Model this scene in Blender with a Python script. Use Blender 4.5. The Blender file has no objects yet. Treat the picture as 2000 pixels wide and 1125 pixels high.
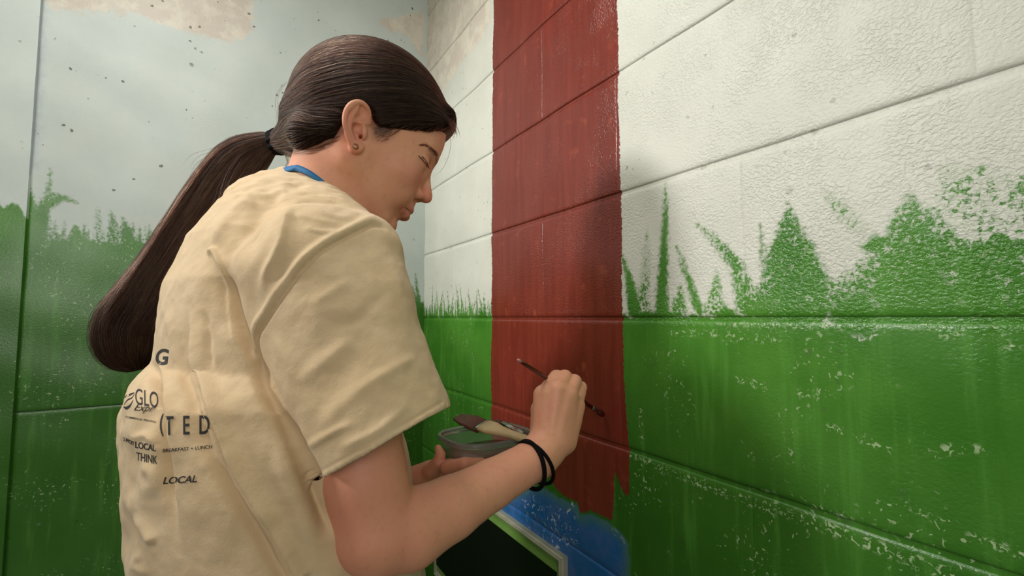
import bpy, bmesh, math, random
import numpy as np
from mathutils import Vector, Matrix
from mathutils.bvhtree import BVHTree
import openvdb
random.seed(7); rng = np.random.default_rng(7)
scn = bpy.context.scene
COL = scn.collection

# ------------------------------------------------------------------ camera
FPX = 900.0                      # focal length in pixels of the 2000 px frame
EYE = 1.22                       # camera height above the floor
PITCH = math.atan(57.5 / FPX)
cam_d = bpy.data.cameras.new('camera'); cam = bpy.data.objects.new('camera', cam_d)
COL.objects.link(cam); scn.camera = cam
cam_d.sensor_width = 36; cam_d.lens = FPX / 2000 * 36; cam_d.clip_start = 0.02
cam.location = (0, 0, EYE); cam.rotation_euler = (math.pi / 2 + PITCH, 0, 0)
# ------------------------------------------------------------------ light
world = bpy.data.worlds.new('world'); scn.world = world; world.use_nodes = True
world.node_tree.nodes['Background'].inputs[0].default_value = (1, 0.96, 0.9, 1)
world.node_tree.nodes['Background'].inputs[1].default_value = 0.02
def area_light(name, loc, target, size, power, color, sy=None):
    d = bpy.data.lights.new(name, 'AREA'); d.energy = power; d.color = color; d.size = size
    if sy: d.shape = 'RECTANGLE'; d.size_y = sy
    o = bpy.data.objects.new(name, d); COL.objects.link(o); o.location = loc
    o.rotation_euler = (Vector(target) - Vector(loc)).to_track_quat('-Z', 'Y').to_euler()
    return o
area_light('ceiling_lamp_light', (-0.60, 0.40, 2.38), (-0.60, 0.41, 0), 0.5, 11, (1, 0.97, 0.92))
sd = bpy.data.lights.new('side_lamp_light', 'SPOT'); sd.energy = 180; sd.color = (1, 0.97, 0.92); sd.spot_size = math.radians(45); sd.spot_blend = 1; sd.shadow_soft_size = .16
so_ = bpy.data.objects.new('side_lamp_light', sd); COL.objects.link(so_); so_.location = (-2.2, 0.02, 2.3)
so_.rotation_euler = (Vector((0.06, 0.92, 1.40)) - so_.location).to_track_quat('-Z', 'Y').to_euler()
area_light('rear_fill_light', (0.12, -2.1, 1.75), (-0.1, 0.8, 1.25), 0.9, 21, (1, 0.96, 0.90))  # unseen fill added behind the camera to brighten face and arm
scn.view_settings.view_transform = 'Standard'; scn.view_settings.look = 'None'
scn.view_settings.gamma = 1; scn.view_settings.use_curve_mapping = False
scn.view_settings.exposure = -0.17

# ------------------------------------------------------------------ pixels to space
CP, SP = math.cos(PITCH), math.sin(PITCH)
def ray(px, py):
    """direction through a point of the photograph, scaled so that its horizontal depth is 1"""
    r = (px - 1000) / FPX; u = (562.5 - py) / FPX
    y = CP - u * SP; z = SP + u * CP
    return np.array([r / y, 1.0, z / y])
def P(px, py, depth):
    return ray(px, py) * depth + np.array([0, 0, EYE])
def proj(pts):
    pts = np.asarray(pts, float); x = pts[:, 0]; y = pts[:, 1]; z = pts[:, 2] - EYE
    d = y * CP + z * SP; u = -y * SP + z * CP
    return np.stack([1000 + FPX * x / d, 562.5 - FPX * u / d], 1)

# ------------------------------------------------------------------ object helpers
def link(name, me, mat=None, parent=None, smooth=True):
    o = bpy.data.objects.new(name, me); COL.objects.link(o)
    if mat is not None and not me.materials: me.materials.append(mat)
    if parent is not None: o.parent = parent
    if smooth: me.polygons.foreach_set('use_smooth', [True] * len(me.polygons))
    return o
def mesh(name, v, f, mat=None, parent=None, smooth=True):
    me = bpy.data.meshes.new(name)
    me.from_pydata([tuple(map(float, p)) for p in v], [], [tuple(map(int, q)) for q in f]); me.update()
    return link(name, me, mat, parent, smooth)
def tag(o, label=None, cat=None, group=None, kind=None):
    for k, v in (('label', label), ('category', cat), ('group', group), ('kind', kind)):
        if v: o[k] = v
    return o
def empty(name, loc):
    o = bpy.data.objects.new(name, None); COL.objects.link(o); o.location = loc; o.empty_display_size = .05
    return o
def keep(o, parent):
    """parent an object whose mesh is written in world coordinates"""
    o.parent = parent; o.matrix_parent_inverse = Matrix.Translation(-Vector(parent.location)); return o
def spline(pts, n):
    """Catmull-Rom through rows of any width"""
    pts = np.asarray(pts, float); m = len(pts)
    q = np.vstack([2 * pts[0] - pts[1], pts, 2 * pts[-1] - pts[-2]])
    out = []
    for t in np.linspace(0, m - 1, n):
        i = min(int(t), m - 2); u = t - i
        a, b, c, d = q[i], q[i + 1], q[i + 2], q[i + 3]
        out.append(.5 * ((2 * b) + (-a + c) * u + (2 * a - 5 * b + 4 * c - d) * u * u + (-a + 3 * b - 3 * c + d) * u ** 3))
    return np.array(out)
def tube(path, rad, n=10, caps=True, flat=None):
    """verts, faces of a tube along path; flat = (axis vector, factor) squashes it"""
    path = np.asarray(path, float); m = len(path)
    rad = np.broadcast_to(np.asarray(rad, float), (m,))
    tan = np.gradient(path, axis=0); tan /= np.linalg.norm(tan, axis=1)[:, None] + 1e-12
    ref = np.array([0, 0, 1.]) if abs(tan[0][2]) < .9 else np.array([1., 0, 0])
    v = []; f = []
    nrm = np.cross(tan[0], ref); nrm /= np.linalg.norm(nrm)
    for i in range(m):
        nrm = nrm - tan[i] * nrm.dot(tan[i]); nrm /= np.linalg.norm(nrm); bi = np.cross(tan[i], nrm)
        for k in range(n):
            a = 2 * math.pi * k / n; o = (nrm * math.cos(a) + bi * math.sin(a)) * rad[i]
            if flat is not None:
                ax, fac = flat; ax = np.asarray(ax) / np.linalg.norm(ax); o = o - ax * o.dot(ax) * (1 - fac)
            v.append(path[i] + o)
    for i in range(m - 1):
        for k in range(n):
            a = i * n + k; b = i * n + (k + 1) % n; f.append((a, b, b + n, a + n))
    if caps: f.append(tuple(range(n))[::-1]); f.append(tuple((m - 1) * n + k for k in range(n)))
    return v, f
def merge(*vf):
    V = []; F = []
    for v, f in vf:
        o = len(V); V += list(v); F += [tuple(i + o for i in q) for q in f]
    return V, F

# ------------------------------------------------------------------ material helpers
def lin(r, g, b):
    c = lambda x: (x / 255) / 12.92 if x / 255 <= .04045 else ((x / 255 + .055) / 1.055) ** 2.4
    return (c(r), c(g), c(b), 1)
class G:
    """small node-graph writer"""
    def __init__(s, name):
        s.m = bpy.data.materials.new(name); s.m.use_nodes = True; s.t = s.m.node_tree; s.b = s.t.nodes['Principled BSDF']
        s.co = s.n('ShaderNodeTexCoord').outputs['Object']
    def n(s, t, **k):
        x = s.t.nodes.new(t)
        for a, v in k.items(): setattr(x, a, v)
        return x
    def put(s, sock, v):
        if isinstance(v, bpy.types.NodeSocket): s.t.links.new(v, sock)
        else: sock.default_value = v
    def math(s, op, a, b=0.0, c=None, clamp=False):
        x = s.n('ShaderNodeMath', operation=op, use_clamp=clamp); s.put(x.inputs[0], a); s.put(x.inputs[1], b)
        if c is not None: s.put(x.inputs[2], c)
        return x.outputs[0]
    def attr(s, name): return s.n('ShaderNodeAttribute', attribute_name=name).outputs['Fac']
    def mapping(s, scale):
        x = s.n('ShaderNodeMapping'); s.put(x.inputs[0], s.co); x.inputs['Scale'].default_value = scale; return x.outputs[0]
    def noise(s, scale, detail=3, rough=.5, dist=0, co=None):
        x = s.n('ShaderNodeTexNoise'); s.put(x.inputs['Vector'], co or s.co); x.inputs['Scale'].default_value = scale
        x.inputs['Detail'].default_value = detail; x.inputs['Roughness'].default_value = rough; x.inputs['Distortion'].default_value = dist
        return x.outputs[0]
    def voro(s, scale, co=None, rand=1):
        x = s.n('ShaderNodeTexVoronoi'); s.put(x.inputs['Vector'], co or s.co); x.inputs['Scale'].default_value = scale
        x.inputs['Randomness'].default_value = rand; return x.outputs['Distance']
    def step(s, v, a, b, lo=0.0, hi=1.0):
        x = s.n('ShaderNodeMapRange', interpolation_type='SMOOTHSTEP'); s.put(x.inputs[0], v)
        for i, q in enumerate((a, b, lo, hi)): x.inputs[i + 1].default_value = q
        return x.outputs[0]
    def mix(s, f, a, b, mode='MIX'):
        x = s.n('ShaderNodeMix', data_type='RGBA', blend_type=mode); s.put(x.inputs[0], f); s.put(x.inputs[6], a); s.put(x.inputs[7], b)
        return x.outputs[2]
    def bump(s, h, strength=.3, dist=.001, prev=None):
        x = s.n('ShaderNodeBump'); s.put(x.inputs['Height'], h); x.inputs['Strength'].default_value = strength
        x.inputs['Distance'].default_value = dist
        if prev is not None: s.put(x.inputs['Normal'], prev)
        return x.outputs[0]
    def set(s, **k):
        for a, v in k.items(): s.put(s.b.inputs[a.replace('_', ' ')], v)
        return s.m
def plain(name, col, rough=.5, metal=0, bumpy=0, scale=300, var=.0):
    g = G(name); c = col
    if var: c = g.mix(g.math('MULTIPLY', g.noise(scale / 6, 4), 1), tuple(x * (1 - var) for x in col[:3]) + (1,), tuple(min(1, x * (1 + var)) for x in col[:3]) + (1,))
    g.set(Base_Color=c, Roughness=rough, Metallic=metal)
    if bumpy: g.set(Normal=g.bump(g.noise(scale, 3), bumpy, .001))
    return g.m

# ================================================================== the walls
TH = math.radians(-31.4); D_R = 0.5355
dirR = np.array([math.sin(TH), math.cos(TH), 0.0]); nR = np.array([-math.cos(TH), math.sin(TH), 0.0])  # nR points into the room
footR = -nR * D_R
T_CORNER = D_R / math.tan(math.atan((828 - 1000) / FPX) - TH)
corner = footR + dirR * T_CORNER
dirB = np.array([-math.cos(TH), math.sin(TH), 0.0]); nB = np.array([-dirR[0], -dirR[1], 0.0])
corner_l = 0.926            # length of the back wall up to the pilaster
def ray_wall(px, py, o, n, off=0):
    r = ray(px, py); k = (np.dot(o, n) + off) / np.dot(r, n); p = r * k; return p + np.array([0, 0, EYE]), k
def wall_uv(px, py, side):
    o, n, d = (footR, nR, dirR) if side == 'R' else (corner, nB, dirB)
    p, k = ray_wall(px, py, o, n)
    return np.array([np.dot(p[:2] - o[:2], d[:2]), p[2]]), k
def seg_field(uv, pts, widths):
    """signed depth (cm, inside positive) below a tapered stroke"""
    best = np.full(len(uv), -1e3)
    for (a, b, wa, wb) in zip(pts[:-1], pts[1:], widths[:-1], widths[1:]):
        ab = b - a; t = np.clip(((uv - a) @ ab) / (ab @ ab + 1e-12), 0, 1)
        d = np.linalg.norm(uv - a - t[:, None] * ab, axis=1)
        best = np.maximum(best, (wa + (wb - wa) * t - d))
    return best * 100
def poly_field(uv, poly):
    n = len(poly); dmin = np.full(len(uv), 1e3); inside = np.zeros(len(uv), bool)
    for i in range(n):
        a, b = poly[i], poly[(i + 1) % n]; ab = b - a
        t = np.clip(((uv - a) @ ab) / (ab @ ab + 1e-12), 0, 1)
        dmin = np.minimum(dmin, np.linalg.norm(uv - a - t[:, None] * ab, axis=1))
        c = ((a[1] > uv[:, 1]) != (b[1] > uv[:, 1]))
        with np.errstate(divide='ignore', invalid='ignore'):
            c &= uv[:, 0] < (b[0] - a[0]) * (uv[:, 1] - a[1]) / (b[1] - a[1]) + a[0]
        inside ^= c
    return np.where(inside, dmin, -dmin) * 100
def px_poly(pts, side): return [wall_uv(x, y, side)[0] for x, y in pts]
def px_stroke(uv, pts, side):
    q = []; w = []
    for x, y, r in pts:
        p, k = wall_uv(x, y, side); q.append(p); w.append(r * k / FPX * 1.15)
    return seg_field(uv, q, w)

BL_R = [  # blades of painted grass on the right wall: centre line and half width, then how dry the brush was
    ([(1300,356,1),(1300,400,6),(1297,480,10),(1293,605,15)], .25),
    ([(1213,495,2),(1228,540,9),(1240,605,18)], .1),
    ([(1262,440,1),(1262,500,10),(1258,605,15)], .65),
    ([(1322,482,2),(1340,530,7),(1364,605,11)], .15),
    ([(1360,436,3),(1400,475,11),(1440,520,14),(1465,605,26)], .5),
    ([(1484,436,1),(1492,520,7),(1497,610,9)], .3),
    ([(1541,396,2),(1542,440,20),(1545,500,42),(1550,610,80)], .42),
    ([(1612,372,4),(1645,410,15),(1680,448,13)], .75),
    ([(1690,485,8),(1712,478,18),(1725,470,9)], .1),
    ([(1400,530,4),(1395,612,22)], .6),
    ([(1330,560,4),(1325,612,20)], .5),
    ([(1775,385,10),(1788,450,44),(1800,520,76),(1800,612,120)], .5),
    ([(1700,520,20),(1670,612,90)], .62),
    ([(2010,385,16),(1965,450,42),(1940,530,68),(1900,612,120)], .38),
    ([(1850,330,14),(1905,385,55),(1960,440,60)], .78),
    ([(2040,330,30),(2000,430,60)], .72),
]
for i in range(46):   # thin tufts on the far side of the red stripe
    x = 812 + (i + random.random()) * 3.4; h = random.choice((18, 30, 44, 55)) * random.uniform(.7, 1.1)
    BL_R.append(([(x + random.uniform(-6, 6), 612 - h, .4), (x, 612 - h * .4, 2.6), (x, 618, 5.0)], .12))
BL_R.append(([(826,500,3),(826,560,8),(824,612,12)], .7))
BL_B = [
    ([(42,318,2),(48,380,11),(46,450,24),(40,540,46)], .12),
    ([(100,330,1),(90,400,5),(75,470,14)], .3),
    ([(8,340,3),(12,400,12),(20,480,26)], .25),
    ([(152,396,1),(118,386,6),(88,402,9),(62,440,14),(50,500,30)], .15),
    ([(135,384,1),(104,380,4),(80,398,6)], .5),
    ([(216,410,1),(222,440,6),(225,480,16)], .5),
    ([(240,425,1),(246,450,9),(248,490,16)], .3),
    ([(190,405,2),(192,440,6),(196,480,12)], .7),
    ([(148,440,2),(150,470,12),(150,510,20)], .3),
]
for i in range(60):
    x = 100 + i * 12.2 + random.uniform(-5, 5); y = np.interp(x, [100, 260, 500, 828], [462, 462, 510, 575])
    BL_B.append(([(x + random.uniform(-5, 5), y - random.uniform(5, 38), .8), (x, y + 5, 4), (x, y + 40, 9)], .35))
RED = [(967,-420),(963,120),(961,300),(960,622),(959,760),(960,845),(985,925),(1040,935),(1070,925),(1082,948),(1098,966),(1128,980),(1134,1003),(1152,997),(1172,1006),(1195,1017),(1199,960),(1200,918),(1206,932),(1213,952),(1222,969),(1229,966),(1229,900),(1222,780),(1216,640),(1213,370),(1208,200),(1201,-420)]
BLUE = [(880,975),(960,985),(1005,960),(1040,947),(1075,958),(1100,975),(1128,985),(1134,1006),(1155,1003),(1190,1022),(1215,1042),(1228,1066),(1231,1100),(1231,1400),(860,1400)]
CLR = [(828,-420),(962,-420),(958,40),(935,85),(912,110),(900,130),(872,170),(845,192),(828,186)]
CLB = [[(80,-420),(85,10),(130,24),(180,22),(225,24),(270,30),(300,42),(345,60),(400,72),(450,82),(478,76),(498,52),(492,30),(515,-420)], [(735,40),(760,60),(790,66),(810,90),(828,120),(828,20),(790,30)]]
BARE = [[(1228,888,5),(1300,917,6),(1420,966,7),(1560,1010,10),(1700,1062,11),(1860,1124,12)], [(1390,634,3),(1500,634,7),(1640,635,6),(1720,632,2)],
        [(1310,650,5),(1400,652,6)], [(1410,655,9),(1480,660,9),(1520,664,7)], [(1440,740,5),(1490,755,9)], [(1560,770,8),(1620,765,7)], [(1620,835,8),(1660,845,9),(1735,880,7)], [(1820,885,8),(1870,875,9),(1920,878,7)],
        [(1810,640,12),(1870,655,10)], [(1930,640,8),(1985,690,10)], [(1470,960,4),(1520,965,4)], [(1590,990,6),(1660,1010,5)], [(1760,980,5),(1830,1015,6)], [(1250,800,4),(1252,860,5)], [(1150,870,3),(1222,890,3)], [(1900,1050,8),(1990,1080,10)]]
def paint(uv, side):
    n = len(uv); A = {k: np.full(n, -50.) for k in ('green', 'red', 'blue', 'cloud', 'recess_shade', 'dry', 'bare')}
    A['dry'][:] = 0.
    if side == 'R':
        A['green'] = (EYE + .008 + .006 * np.sin(uv[:, 0] * 57) + .004 * np.sin(uv[:, 0] * 143) - uv[:, 1]) * 100
        near = A['green'] > -32
        idx = np.where(near & (A['green'] < 4))[0]; sub = uv[idx]; g = A['green'][idx]; dr = np.zeros(len(idx))
        for st, dry in BL_R:
            s = px_stroke(sub, st, 'R'); w = (s > g); g = np.maximum(g, s); dr = np.where(w & (s > -1.5), dry, dr)
        A['green'][idx] = g; A['dry'][idx] = dr
        A['red'] = poly_field(uv, px_poly(RED, 'R')); A['blue'] = poly_field(uv, px_poly(BLUE, 'R'))
        A['cloud'] = poly_field(uv, px_poly(CLR, 'R'))
        lo_ = np.where((uv[:, 1] < EYE + .03) & (uv[:, 1] > EYE - .6))[0]
        if len(lo_):
            sub = uv[lo_]; bb = np.full(len(lo_), -50.)
            for st in BARE: bb = np.maximum(bb, px_stroke(sub, st, 'R'))
            A['bare'][lo_] = bb
    elif side == 'B':
        xs = [30, 100, 260, 500, 828]; ys = [455, 468, 468, 520, 590]
        q = np.array([wall_uv(x, y, 'B')[0] for x, y in zip(xs, ys)]); o = np.argsort(q[:, 0])
        A['green'] = (np.interp(uv[:, 0], q[o, 0], q[o, 1]) - uv[:, 1]) * 100
        idx = np.where((A['green'] > -32) & (A['green'] < 4))[0]; sub = uv[idx]; g = A['green'][idx]; dr = np.zeros(len(idx))
        for st, dry in BL_B:
            s = px_stroke(sub, st, 'B'); w = (s > g); g = np.maximum(g, s); dr = np.where(w & (s > -1.5), dry, dr)
        A['green'][idx] = g; A['dry'][idx] = dr
        A['cloud'] = np.maximum(poly_field(uv, px_poly(CLB[0], 'B')), poly_field(uv, px_poly(CLB[1], 'B')))
        A['recess_shade'] = poly_field(uv, px_poly([(60,-420),(112,-420),(84,150),(72,330),(22,330)], 'B'))
    else:
        A['green'] = (EYE + .22 - uv[:, 1]) * 100 + 2.2 * np.abs(np.sin(uv[:, 0] * 90)) + 1.6 * np.sin(uv[:, 0] * 33)
    return A
def mural_material():
    g = G('mural_paint')
    fine = g.noise(420, 3, .6); med = g.noise(230, 3, .6, .5); big = g.noise(9, 4, .6)
    vert = g.noise(1, 4, .6, 0, g.mapping((60, 60, 5)))
    rag = g.math('SUBTRACT', g.noise(55, 4, .6), .5)
    crisp = g.math('SUBTRACT', g.noise(160, 3, .6), .5)
    dry = g.attr('dry')
    # base: pale sky with faint mottling
    c = g.mix(g.attr('cool'), g.mix(g.step(big, .35, .7), lin(209, 211, 200), lin(217, 219, 208)), g.mix(g.step(big, .3, .7), lin(198, 211, 206), lin(206, 217, 211)))
    cl = g.step(g.math('ADD', g.attr('cloud'), g.math('MULTIPLY', rag, 5)), -.8, 1.0)
    cc = g.mix(g.step(g.noise(22, 5, .7), .4, .62), lin(208, 196, 180), lin(226, 218, 200))
    c = g.mix(g.math('MULTIPLY', cl, .85), c, cc)
    c = g.mix(g.math('MULTIPLY', g.step(g.math('ADD', g.attr('recess_shade'), g.math('MULTIPLY', rag, 3)), -1.2, 1.8), .6), c, lin(160, 170, 182))  # bluish shade beside the pilaster, painted into the wall colour
    # green with dry-brush break-up
    thr = g.math('ADD', g.attr('green'), g.math('MULTIPLY', crisp, 1.8))
    cover = g.step(thr, -.35, .55)
    brk = g.math('SUBTRACT', g.math('ADD', med, g.math('MULTIPLY', g.math('SUBTRACT', g.noise(28, 4, .6), .5), .5)), g.math('MULTIPLY', dry, .62))
    brk = g.step(g.math('ADD', brk, g.math('MULTIPLY', g.math('MINIMUM', g.attr('green'), 2.0), .05)), .04, .26)
    wash = g.math('MULTIPLY', g.math('SUBTRACT', 1.05, dry), .55); brk = g.math('MAXIMUM', brk, wash)
    cover = g.math('MULTIPLY', cover, g.math('MAXIMUM', brk, g.step(g.attr('green'), 2.2, 3.5)))
    gc = g.mix(g.step(g.noise(7, 4, .6), .3, .7), lin(58, 118, 32), lin(80, 138, 48))
    gc = g.mix(g.step(g.attr('green'), 4, 26, 0, .75), gc, lin(48, 98, 28))
    gc = g.mix(g.math('MULTIPLY', g.step(vert, .5, .75), .35), gc, lin(96, 160, 66))
    # chips where the first coat shows in the pits
    clus = g.step(g.noise(11, 3, .6), .5, .62); chip = g.step(g.noise(170, 2, .5, .6), .635, .675)
    chip = g.math('MAXIMUM', g.math('MULTIPLY', chip, g.math('MULTIPLY', clus, .8)), g.math('MULTIPLY', g.step(g.attr('bare'), -.25, .3), g.step(g.noise(190, 3, .65, .8), .545, .62)))
    c2 = g.mix(cover, c, gc)
    cr = g.step(g.math('ADD', g.attr('red'), g.math('MULTIPLY', crisp, .9)), -.08, .10)
    rc = g.mix(g.step(vert, .3, .72), lin(114, 42, 33), lin(128, 51, 40))
    rc = g.mix(g.math('MULTIPLY', g.step(g.noise(30, 4, .6), .58, .8), .5), rc, lin(168, 84, 60))
    c2 = g.mix(g.math('MULTIPLY', chip, g.math('MULTIPLY', cover, g.step(g.attr('green'), -.6, 1, 0, .85))), c2, lin(172, 194, 150))
    c2 = g.mix(cr, c2, rc)
    cb = g.step(g.math('ADD', g.attr('blue'), g.math('MULTIPLY', rag, 1.6)), -.2, .35)
    bc = g.mix(g.step(g.noise(26, 5, .65), .35, .7), lin(30, 96, 158), lin(66, 104, 164))
    bc = g.mix(g.math('MULTIPLY', g.step(g.attr('blue'), 2.6, .2), .8), bc, lin(78, 120, 110))
    bc = g.mix(g.math('MULTIPLY', g.step(g.noise(75, 4, .7, 1), .57, .64), g.step(g.noise(9, 2, .5), .5, .56)), bc, lin(190, 200, 215))
    c2 = g.mix(cb, c2, bc)
    # pits
    wob = g.n('ShaderNodeVectorMath', operation='ADD'); wn = g.n('ShaderNodeTexNoise'); g.put(wn.inputs['Vector'], g.co); wn.inputs['Scale'].default_value = 140; sc = g.n('ShaderNodeVectorMath', operation='SCALE'); g.put(sc.inputs[0], wn.outputs['Color']); sc.inputs['Scale'].default_value = .006; g.put(wob.inputs[0], g.co); g.put(wob.inputs[1], sc.outputs[0])
    pv = g.voro(46, wob.outputs[0]); pit = g.math('MULTIPLY', g.math('LESS_THAN', pv, g.math('ADD', g.math('MULTIPLY', g.math('SUBTRACT', g.noise(33, 3, .6), .5), 1.1), .06)), g.step(g.noise(11, 2, .5), .43, .5))
    c2 = g.mix(g.math('MULTIPLY', pit, g.math('MULTIPLY', g.attr('holes'), .8)), c2, lin(70, 78, 62))
    peel = g.math('MULTIPLY', g.attr('peel'), g.step(g.noise(10, 3, .6), .38, .62, .25, 1))
    h = g.math('MULTIPLY', g.step(g.noise(1, 2, .5, .3, g.mapping((250, 250, 330))), .3, .62), peel)
    nrm = g.bump(h, .5, .0013)
    nrm = g.bump(g.noise(300, 2), .25, .0006, nrm)
    nrm = g.bump(g.math('MULTIPLY', pit, -1), .8, .002, nrm)
    nrm = g.bump(g.math('ADD', cover, g.math('MULTIPLY', cr, 1)), .25, .0006, nrm)
    g.set(Base_Color=c2, Roughness=g.mix(cr, g.mix(cover, (.46,) * 3 + (1,), (.30,) * 3 + (1,)), (.24,) * 3 + (1,)), Normal=nrm)
    return g.m
M_WALL = mural_material()

def axis_samples(a, b, step, e=.0045):
    inner = np.linspace(a + e, b - e, max(2, int((b - a) / step) + 1))
    return np.concatenate([[a, a + .0008, a + .0022], inner, [b - .0022, b - .0008, b]])
def edge_depth(x, a, b, d=.0026, e=.0065):
    q = np.clip(np.minimum(x - a, b - x) / e, 0, 1); return d * (1 - np.sqrt(1 - (1 - q) ** 2))
PIL = .014
def wall_piece(name, side, u0, u1, z0, z1, parent, step=.004, rim=True, depth=.0027, off=0.0):
    o, n, d = {'R': (footR, nR, dirR), 'B': (corner, nB, dirB), 'L': (corner + dirB * corner_l + nB * PIL, nB, dirB)}[side]
    us = axis_samples(u0, u1, step) if rim else np.linspace(u0, u1, max(2, int((u1 - u0) / step)))
    zs = axis_samples(z0, z1, step) if rim else np.linspace(z0, z1, max(2, int((z1 - z0) / step)))
    U, Z = np.meshgrid(us, zs, indexing='ij'); uv = np.stack([U.ravel(), Z.ravel()], 1)
    dep = np.full(len(uv), off)
    if rim: dep = dep + np.maximum(edge_depth(uv[:, 0], u0, u1, depth * .28), edge_depth(uv[:, 1], z0, z1, depth))
    und = .0007 * (np.sin(uv[:, 0] * 31 + uv[:, 1] * 17) + np.sin(uv[:, 0] * 13 - uv[:, 1] * 41))
    w = o[None, :] + d[None, :] * uv[:, :1] - n[None, :] * (dep + und)[:, None]; w[:, 2] = uv[:, 1]
    nu, nz = len(us), len(zs)
    i = np.arange(nu - 1)[:, None] * nz + np.arange(nz - 1)[None, :]; i = i.ravel()
    f = np.stack([i, i + 1, i + nz + 1, i + nz], 1)
    if np.cross(d, [0, 0, 1]) @ n > 0: f = f[:, ::-1]
    me = bpy.data.meshes.new(name); me.vertices.add(len(w)); me.vertices.foreach_set('co', w.ravel().astype(np.float32))
    me.loops.add(f.size); me.loops.foreach_set('vertex_index', f.ravel().astype(np.int32))
    me.polygons.add(len(f)); me.polygons.foreach_set('loop_start', np.arange(0, f.size, 4, dtype=np.int32))
    me.update(calc_edges=True)
    A = paint(uv, side)
    # how coarse the block face is: coarse on the near right, smooth on the back wall
    A['peel'] = np.clip(1.25 - uv[:, 0] * .85, .2, 1) * np.where(uv[:, 1] > EYE - .01, 1, .22) if side == 'R' else np.full(len(uv), .12)
    A['holes'] = np.full(len(uv), 1.0 if side == 'B' else .35) * (A['green'] < 0) + .25 * (A['green'] >= 0)
    A['cool'] = np.full(len(uv), 0. if side == 'R' else 1.)
    for k, v in A.items():
        at = me.attributes.new(k, 'FLOAT', 'POINT'); at.data.foreach_set('value', v.astype(np.float32))
    return link(name, me, M_WALL, parent)

H = .2032; ZJ = EYE - .002         # a bed joint lies at eye height
def t_of(px): return D_R / math.tan(math.atan((px - 1000) / FPX) - TH)
BLK = t_of(888) - t_of(1060); T0 = t_of(1060); JW = .0026
wr = wall_piece('wall_right', 'R', -1.4, T_CORNER + .02, 0, 2.44, None, .009, False, off=.0030)
tag(wr, kind='structure')
for k in range(-6, 7):
    z0 = ZJ + k * H; z1 = z0 + H
    if z1 > 2.44: break
    base = T0 + (0 if k % 2 == 0 else BLK / 2)
    j = -8
    while True:
        a = base + j * BLK; b = a + BLK; j += 1
        if a > T_CORNER: break
        if b < -1.4: continue
        b = min(b, T_CORNER + .004)
        if b - a < .02: continue
        seen = b > 0.02 and -2.8 < k < 4.2
        wall_piece('concrete_block', 'R', a, b, z0 + JW, z1 - JW, wr, .0045 if seen else .05)
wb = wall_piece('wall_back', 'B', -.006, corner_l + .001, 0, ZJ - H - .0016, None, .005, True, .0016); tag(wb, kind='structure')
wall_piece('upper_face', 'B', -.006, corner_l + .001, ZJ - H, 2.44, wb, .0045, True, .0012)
wl = wall_piece('wall_left', 'L', 0, 2.6, 0, 2.44, None, .012, False); tag(wl, kind='structure')
# the short return of the left wall that stands 35 mm proud of the back wall
pe = corner + dirB * corner_l; V = []; F = []; zs = np.linspace(0, 2.44, 120)
for z in zs: V += [tuple(pe[:2] + nB[:2] * (PIL + .0006)) + (z,), tuple(pe[:2] - nB[:2] * .01) + (z,)]
for i in range(119): F.append((2 * i, 2 * i + 1, 2 * i + 3, 2 * i + 2))
o = mesh('trim_1', V, F, M_WALL, None, False); tag(o, kind='structure')
for k, fn_a in (('green', lambda z: (EYE + .22 - z) * 100), ('red', lambda z: -50), ('blue', lambda z: -50), ('cloud', lambda z: -50), ('recess_shade', lambda z: 5 if z > EYE + .3 else -50), ('bare', lambda z: -50), ('dry', lambda z: .2), ('peel', lambda z: .1), ('holes', lambda z: 0), ('cool', lambda z: 1)):
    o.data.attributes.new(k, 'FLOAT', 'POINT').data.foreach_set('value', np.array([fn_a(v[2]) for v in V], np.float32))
# floor, ceiling and the rest of the room behind the camera
m_floor = plain('floor_paint', lin(120, 118, 112), .5, 0, .1, 60, .15)
m_ceil = plain('ceiling_paint', lin(225, 222, 212), .8, 0, .1, 90)
def quad(name, pts, mat):
    o = mesh(name, pts, [(0, 1, 2, 3)], mat, None, False); tag(o, kind='structure'); return o
A_ = footR - dirR * 1.4; B_ = corner; C_ = corner + dirB * (corner_l + 2.6); D_ = np.array([-2.6, -1.5, 0.]); E_ = np.array([A_[0] - .2, -2.9, 0.])
ring = [A_, B_, C_, np.array([C_[0] - .3, -2.9, 0]), np.array([A_[0], -2.9, 0])]
def loopface(name, z, mat, flip):
    v = [(p[0], p[1], z) for p in ring]; o = mesh(name, v, [tuple(range(5))[::-1] if flip else tuple(range(5))], mat, None, False)
    tag(o, kind='structure')
loopface('floor', 0, m_floor, True); loopface('ceiling', 2.44, m_ceil, False)
for nm, a, b in (('wall_side', ring[2], ring[3]), ('wall_rear', ring[3], ring[4]), ('wall_front', ring[4], ring[0])):
    quad(nm, [(a[0], a[1], 0), (b[0], b[1], 0), (b[0], b[1], 2.44), (a[0], a[1], 2.44)], m_ceil)

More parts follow.
